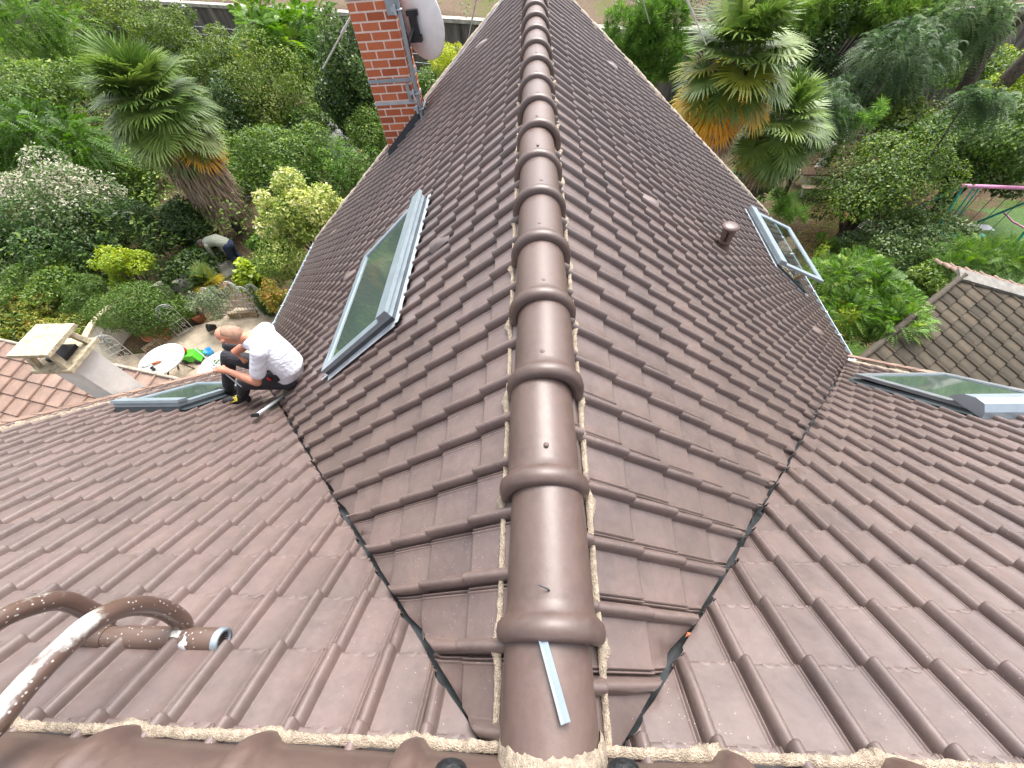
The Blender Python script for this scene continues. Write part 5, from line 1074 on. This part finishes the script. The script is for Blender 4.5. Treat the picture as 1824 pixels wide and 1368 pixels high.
# picnic table, pale pedestal, planter, white thing on lawn
p = at(1440, 338, G); pt_ = thing('picnic_table', tuple(p), 'small weathered picnic table under the smaller palm', 'picnic table'); M_ = rotz(-.15)
MB().box(p+[0, 0, .62], (1.0, .50, .04), M_).build('tabletop', simple('red_brown_boards', (.13, .07, .04), .85, var=.25, scale=10), pt_)
for s_ in (-1, 1):
    MB().box(p+M_ @ np.array([0, s_*.55, .38]), (1.0, .22, .035), M_).build('seat', WOOD, pt_)
    mb = MB(); x = s_*.34; mb.tube([p+M_ @ np.array([x, -.5, 0]), p+M_ @ np.array([x, -.15, .60])], .035, 5); mb.tube([p+M_ @ np.array([x, .5, 0]), p+M_ @ np.array([x, .15, .60])], .035, 5); mb.tube([p+M_ @ np.array([x, -.62, .34]), p+M_ @ np.array([x, .62, .34])], .03, 5); mb.build('trestle', simple('grey_timber', (.34, .32, .28), .85, var=.15), pt_)
p = at(1452, 312, G); small('stone_pedestal', MB().lathe(p, (0, 0, 1), [(0, .22), (.08, .22), (.1, .15), (.9, .13), (.95, .2), (1.05, .2), (1.05, .001)], 8), CREAM, p, 'pale pedestal standing behind the picnic table', 'pedestal')
p = at(1530, 415, G); mb = MB(); M_ = rotz(.5); [mb.box(p+M_ @ np.array(c), d, M_) for c, d in (((-.27, 0, .15), (.04, .5, .3)), ((.27, 0, .15), (.04, .5, .3)), ((0, -.23, .15), (.5, .04, .29)), ((0, .23, .15), (.5, .04, .29)), ((0, 0, .12), (.49, .41, .02)))]; small('stone_planter', mb, CONC, p, 'grey rectangular trough on the bare soil of the right garden', 'planter')
p = at(1742, 408, G+.2); mb = MB(); mb.grid([[p+np.array([a, b, .08*math.cos(a*3)*math.cos(b*5)]) for a in np.linspace(-.35, .35, 7)] for b in np.linspace(-.14, .14, 5)]); small('white_cushion', mb, WHITE, p, 'small white cushion at the edge of the lawn beside the swing', 'cushion')

# ------------------------------------------------------------------ people
def remeshed(name, caps, mat, parent, voxel=.012, smooth=5, boxes=()):
    """union of tapering limbs fused into one skin"""
    mb = MB()
    for c in caps:
        P, rr = c[0], c[1]; sq = c[2] if len(c) > 2 else None
        P = [np.array(p, float) for p in P]; n = 18; ref = None; rings = []
        ext = [P[0]-unit(P[1]-P[0])*rr[0]*s_ for s_ in (.98, .85, .5)]; er = [rr[0]*s_ for s_ in (.2, .53, .87)]
        ext2 = [P[-1]+unit(P[-1]-P[-2])*rr[-1]*s_ for s_ in (.5, .85, .98)]; er2 = [rr[-1]*s_ for s_ in (.87, .53, .2)]
        PP = ext+P+ext2; R2 = er+list(rr)+er2
        for i in range(len(PP)):
            t = unit(PP[min(i+1, len(PP)-1)]-PP[max(i-1, 0)])
            if ref is None: ref = np.array(sq[0], float) if sq is not None else (np.array([0, 0, 1.]) if abs(t[2]) < .9 else np.array([1., 0, 0]))
            b = unit(ref-t*(ref @ t)); a = np.cross(t, b); kx = sq[1] if sq is not None else 1
            rings.append([PP[i]+R2[i]*(math.cos(2*math.pi*j/n)*a+kx*math.sin(2*math.pi*j/n)*b) for j in range(n)])
        v = [q for r_ in rings for q in r_]; k = len(rings)
        mb.add(v, [(i*n+j, i*n+(j+1) % n, (i+1)*n+(j+1) % n, (i+1)*n+j) for i in range(k-1) for j in range(n)]+[tuple(reversed(range(n))), tuple(range((k-1)*n, k*n))])
    me = mb.mesh('tmp'); bm = bmesh.new(); bm.from_mesh(me); bmesh.ops.recalc_face_normals(bm, faces=bm.faces); bm.to_mesh(me); bm.free()
    o = bpy.data.objects.new('tmp', me); COL.objects.link(o)
    r_ = o.modifiers.new('r', 'REMESH'); r_.mode = 'VOXEL'; r_.voxel_size = voxel; r_.use_smooth_shade = True
    s_ = o.modifiers.new('s', 'SMOOTH'); s_.factor = .5; s_.iterations = smooth
    dg = bpy.context.evaluated_depsgraph_get(); m2 = bpy.data.meshes.new_from_object(o.evaluated_get(dg)); bpy.data.objects.remove(o)
    m2.name = name; m2.materials.clear(); m2.materials.append(mat); m2.transform(Matrix.Translation(Vector(-ORG[parent])))
    for p_ in m2.polygons: p_.use_smooth = True
    q = bpy.data.objects.new(name, m2); COL.objects.link(q); q.parent = parent; ORG[q] = ORG[parent]; return q
def skinmat():
    m_, t, b, o = newmat('skin'); tc = nd(t, 'ShaderNodeTexCoord'); n = nd(t, 'ShaderNodeTexNoise', Scale=9.0, Detail=4.0); t.links.new(tc.outputs['Object'], n.inputs['Vector'])
    t.links.new(ramp(t, n.outputs[0], [(.3, (.42, .17, .10)), (.7, (.56, .26, .17))]).outputs[0], b.inputs['Base Color']); b.inputs['Roughness'].default_value = .5; b.inputs['Subsurface Weight'].default_value = .1; b.inputs['Subsurface Radius'].default_value = (.02, .008, .004); return m_
SKIN = skinmat()
def clothmat(name, col, rough=.9, fold=.5, sc=9):
    m_, t, b, o = newmat(name); tc = nd(t, 'ShaderNodeTexCoord'); mp = nd(t, 'ShaderNodeMapping'); mp.inputs['Scale'].default_value = (1, 1.6, 2.6); mp.inputs['Rotation'].default_value = (.3, .6, .4); t.links.new(tc.outputs['Object'], mp.inputs[0])
    n = nd(t, 'ShaderNodeTexNoise', Scale=sc, Detail=3.0, Distortion=1.2); t.links.new(mp.outputs[0], n.inputs['Vector']); bp = nd(t, 'ShaderNodeBump', Strength=fold, Distance=.05); t.links.new(n.outputs[0], bp.inputs['Height']); t.links.new(bp.outputs[0], b.inputs['Normal'])
    b.inputs['Base Color'].default_value = tuple(col)+(1,); b.inputs['Roughness'].default_value = rough; return m_
SHIRT = clothmat('white_cotton', (.68, .70, .77), fold=.45, sc=6); PANTS = clothmat('charcoal_trousers', (.028, .027, .032)); KHAKI = clothmat('grey_green_cotton', (.26, .28, .22)); NAVY = clothmat('navy_cotton', (.015, .025, .06))
head = atd(408, 597, 3.98); nape = atd(436, 602, 4.03); neck = atd(447, 606, 4.08); shN = atd(462, 628, 3.98); shF = atd(474, 588, 4.18); chest = (shN+shF)/2+np.array([0, 0, -.05])
waist = atd(514, 650, 4.32); hipN = atd(520, 676, 4.40); hipF = atd(508, 660, 4.55); pel = (hipN+hipF)/2
elb = atd(458, 681, 4.16); wri = atd(406, 661, 4.14); hnd = atd(392, 658, 4.13)
kneN = atd(436, 682, 4.36); ankN = atd(433, 702, 4.60); heel = atd(439, 711, 4.60); toe = atd(403, 714, 4.60)
kneF = atd(407, 634, 4.52); ankF = atd(407, 688, 4.90); elbF = atd(418, 628, 4.25); wriF = atd(436, 643, 4.30)
man = thing('person', tuple(onm(430, 715)), 'bald man in white T-shirt and dark trousers crouching in the left valley', 'person')
fwd_ = unit(head-neck); upv = unit(np.cross(fwd_, shN-shF)); 
if upv[2] < 0: upv = -upv
lat = unit(np.cross(fwd_, upv)); face = unit(fwd_*.35-upv*.95)      # he looks down at his hands
caps = [([head-fwd_*.020+upv*.012, head+fwd_*.040+upv*.0], [.090, .078]), ([head+face*.015+fwd_*.005, head+face*.060-fwd_*.02], [.070, .048]), ([head-fwd_*.04-upv*.02, nape, neck-fwd_*.02], [.062, .062, .075]),
        ([neck, chest, waist, pel], [.09, .14, .13, .13]), ([shF, shN], [.06, .06]), ([shN, elb], [.050, .042]), ([elb, elb+(wri-elb)*.35, wri], [.043, .044, .029]), ([shF, elbF, wriF], [.05, .042, .03]),
        ([hipN, kneN], [.08, .055]), ([kneN, ankN], [.055, .04]), ([hipF, kneF], [.08, .055]), ([kneF, ankF], [.055, .04])]
hd = unit(hnd-wri); hs = unit(np.cross(hd, [0, 0, 1.])); hu = np.cross(hs, hd)
caps.append(([wri, wri+hd*.04, hnd], [.028, .036, .032], (hs, 1.15)))
caps.append(([wri+hd*.025+hs*.02, wri+hd*.06+hs*.045+hu*.01, wri+hd*.085+hs*.035-hu*.01], [.013, .011, .009]))
for k, (o_, L) in enumerate(((-.030, .030), (-.010, .036), (.010, .034), (.028, .026))):
    r0 = hnd+hs*o_+hd*.012; k1 = r0+hd*L; caps.append(([r0, k1, k1+hd*.012-hu*.022, k1-hd*.010-hu*.034], [.0115, .0105, .0095, .008]))
for s_ in (-1, 1): caps.append(([head+lat*s_*.080+fwd_*.035+upv*.0-upv*.01, head+lat*s_*.085+fwd_*.03+face*.03], [.016, .012], (face, 1.4)))
caps.append(([head+face*.085-fwd_*.025, head+face*.105-fwd_*.005], [.012, .014]))
remeshed('body', caps, SKIN, man, .0075, 3)
STUB = simple('grey_stubble', (.30, .17, .115), .75, var=.1, scale=30)
remeshed('stubble_hair', [([head-fwd_*.026-face*.020+upv*.008, head+fwd_*.030-face*.022], [.0875, .076])], STUB, man, .008, 2)
EYE = BLACK
for s_ in (-1, 1):
    mb = MB(); q = head+face*.088+lat*s_*.030-fwd_*.042; mb.lathe(q, face, [(-.008, .001), (-.004, .010), (.004, .009), (.008, .001)], 10); mb.build('eye', EYE, man)
side_ = unit(shN-shF)
rs = [([neck-fwd_*.02, chest, (chest+waist)/2, waist, waist+(pel-waist)*.55], [.095, .150, .155, .150, .150], (side_, 1.25)), ([shF-side_*.0, shN], [.085, .085]),
      ([shN, shN+(elb-shN)*.45, shN+(elb-shN)*.66], [.082, .078, .076]), ([shF, shF+(elbF-shF)*.55], [.082, .072])]
remeshed('t_shirt', rs, SHIRT, man, .010, 3)
tr_ = [([pel-(waist-pel)*0, pel+(waist-pel)*.5], [.150, .145], (side_, 1.2)), ([hipN, hipN+(kneN-hipN)*.6, kneN], [.112, .092, .078]), ([kneN, kneN+(ankN-kneN)*.5, ankN-(ankN-kneN)*.06], [.078, .066, .060]),
       ([hipF, kneF], [.108, .080]), ([kneF, kneF+(ankF-kneF)*.5, ankF-(ankF-kneF)*.06], [.080, .072, .064])]
remeshed('trousers', tr_, PANTS, man, .010, 4)
SHOE = simple('dark_trainer', (.014, .014, .014), .6, var=.3); YEL = simple('yellow_lace', (.72, .60, .02), .6, var=.1)
for a_, t_, nm in ((heel, toe, 1), (ankF+np.array([.02, 0, -.07]), ankF+np.array([-.20, .01, -.10]), 0)):
    d = unit(t_-a_); remeshed('shoe', [([a_, a_+(t_-a_)*.55, t_], [.050, .050, .041], (np.cross(d, [0, 0, 1.]), 1.0)), ([a_+d*.02, a_+d*.02+[0, 0, .06]], [.045, .048])], SHOE, man, .009, 3)
    if nm:
        sn = np.cross(d, [0, 0, 1.]); mb = MB()
        for k in range(5): q = a_+d*(.075+.022*k)+[0, 0, .052-.005*k]; mb.tube([q-sn*.042-[0, 0, .018], q+[0, 0, .005], q+sn*.042-[0, 0, .018]], .0065, 6)
        mb.build('laces', YEL, man)
        mb = MB(); mb.tube([a_-d*.035-[0, 0, .035]+sn*.03, t_-[0, 0, .035]+sn*.03, t_+d*.035-[0, 0, .03], t_-[0, 0, .035]-sn*.03, a_-d*.035-[0, 0, .035]-sn*.03], .008, 6); mb.build('sole_edge', YEL, man)
bd = atd(487, 673, 4.21); bv = unit(hipN-waist); mb = MB(); mb.box(bd, (.10, .035, .075), rotz(-.2)); tp = mb.build('belt_pouch', BLACK, man); MB().box(bd+[-.035, -.022, .01], (.035, .012, .04), rotz(-.2)).build('red_tag', RED, tp)
kp = atd(414, 618, 4.30); remeshed('knee_pad', [([kp+[-.03, 0, .02], kp+[.07, .02, -.02]], [.06, .065])], BLACK, man, .01, 3)
rod0, rod1 = atd(343, 623, 4.05), atd(428, 692, 4.24); rv = rod1-rod0
rr0 = hnd+(rod0-(rod0+rv*((hnd-rod0) @ rv)/(rv @ rv)))*1.0; off_ = hnd-(rod0+rv*((hnd-rod0) @ rv)/(rv @ rv))
small('metal_rod', MB().tube([rod0+off_, rod1+off_], .0065, 8), LEADL, rod0, 'thin pale rod held in the hand of the crouching man', 'rod')
# gardener
gf = at(434, 474, G); gd = thing('person', tuple(gf), 'stooping gardener in grey green shirt and navy trousers among the left shrubs', 'person')
gh = gf+np.array([0, 0, .86]); gs = gh+np.array([-.50, -.02, .10]); gn = gs+np.array([-.14, 0, -.02]); gk = gf+np.array([-.08, 0, .45]); HAIR = simple('grey_brown_hair', (.10, .08, .06), .8)
cg = [([gn, gn+np.array([-.12, 0, -.03])], [.055, .06]), ([gn+np.array([-.13, 0, -.02]), gn+np.array([-.17, 0, -.09])], [.095, .08]), ([gs, gh], [.12, .12])]
for s_ in (-1, 1):
    y = s_*.19; sh_ = gs+np.array([0, y, -.02]); el = sh_+np.array([-.02, .03*s_, -.30]); ha = el+np.array([.0, -.02*s_, -.27]); cg += [([sh_, el, ha], [.05, .042, .03]), ([ha, ha+np.array([-.02, 0, -.07])], [.034, .028])]
    for k in range(4): cg.append(([ha+np.array([-.03+.018*k, 0, -.08]), ha+np.array([-.045+.02*k, 0, -.15])], [.010, .008]))
    cg.append(([ha+np.array([.02, 0, -.04]), ha+np.array([.05, 0, -.09])], [.012, .009]))
    cg += [([gh+np.array([0, s_*.09, 0]), gk+np.array([0, s_*.12, 0]), gf+np.array([0, s_*.13, .06])], [.09, .06, .045])]
remeshed('body', cg, SKIN, gd, .011, 3)
remeshed('shirt', [([gs+np.array([-.03, 0, 0]), gs+np.array([.25, 0, .05]), gh+np.array([-.05, 0, .02])], [.15, .165, .155], ((0, 1, 0), 1.25))]+[([gs+np.array([0, s_*.19, -.02]), gs+np.array([-.02, s_*.22, -.32]), gs+np.array([-.02, s_*.21, -.52])], [.075, .062, .052]) for s_ in (-1, 1)], KHAKI, gd, .013, 3)
remeshed('trousers', [([gh+np.array([-.06, 0, .0]), gh+np.array([.03, 0, -.05])], [.16, .15])]+[([gh+np.array([0, s_*.09, -.03]), gk+np.array([0, s_*.12, 0]), gf+np.array([0, s_*.13, .12])], [.12, .09, .08]) for s_ in (-1, 1)], NAVY, gd, .013, 3)
remeshed('hair', [([gn+np.array([-.10, 0, .03]), gn+np.array([-.19, 0, .0])], [.088, .080])], HAIR, gd, .012, 3)
for s_ in (-1, 1): remeshed('boot', [([gf+np.array([.03, s_*.13, .05]), gf+np.array([-.17, s_*.13, .04])], [.05, .042])], BLACK, gd, .012, 2)
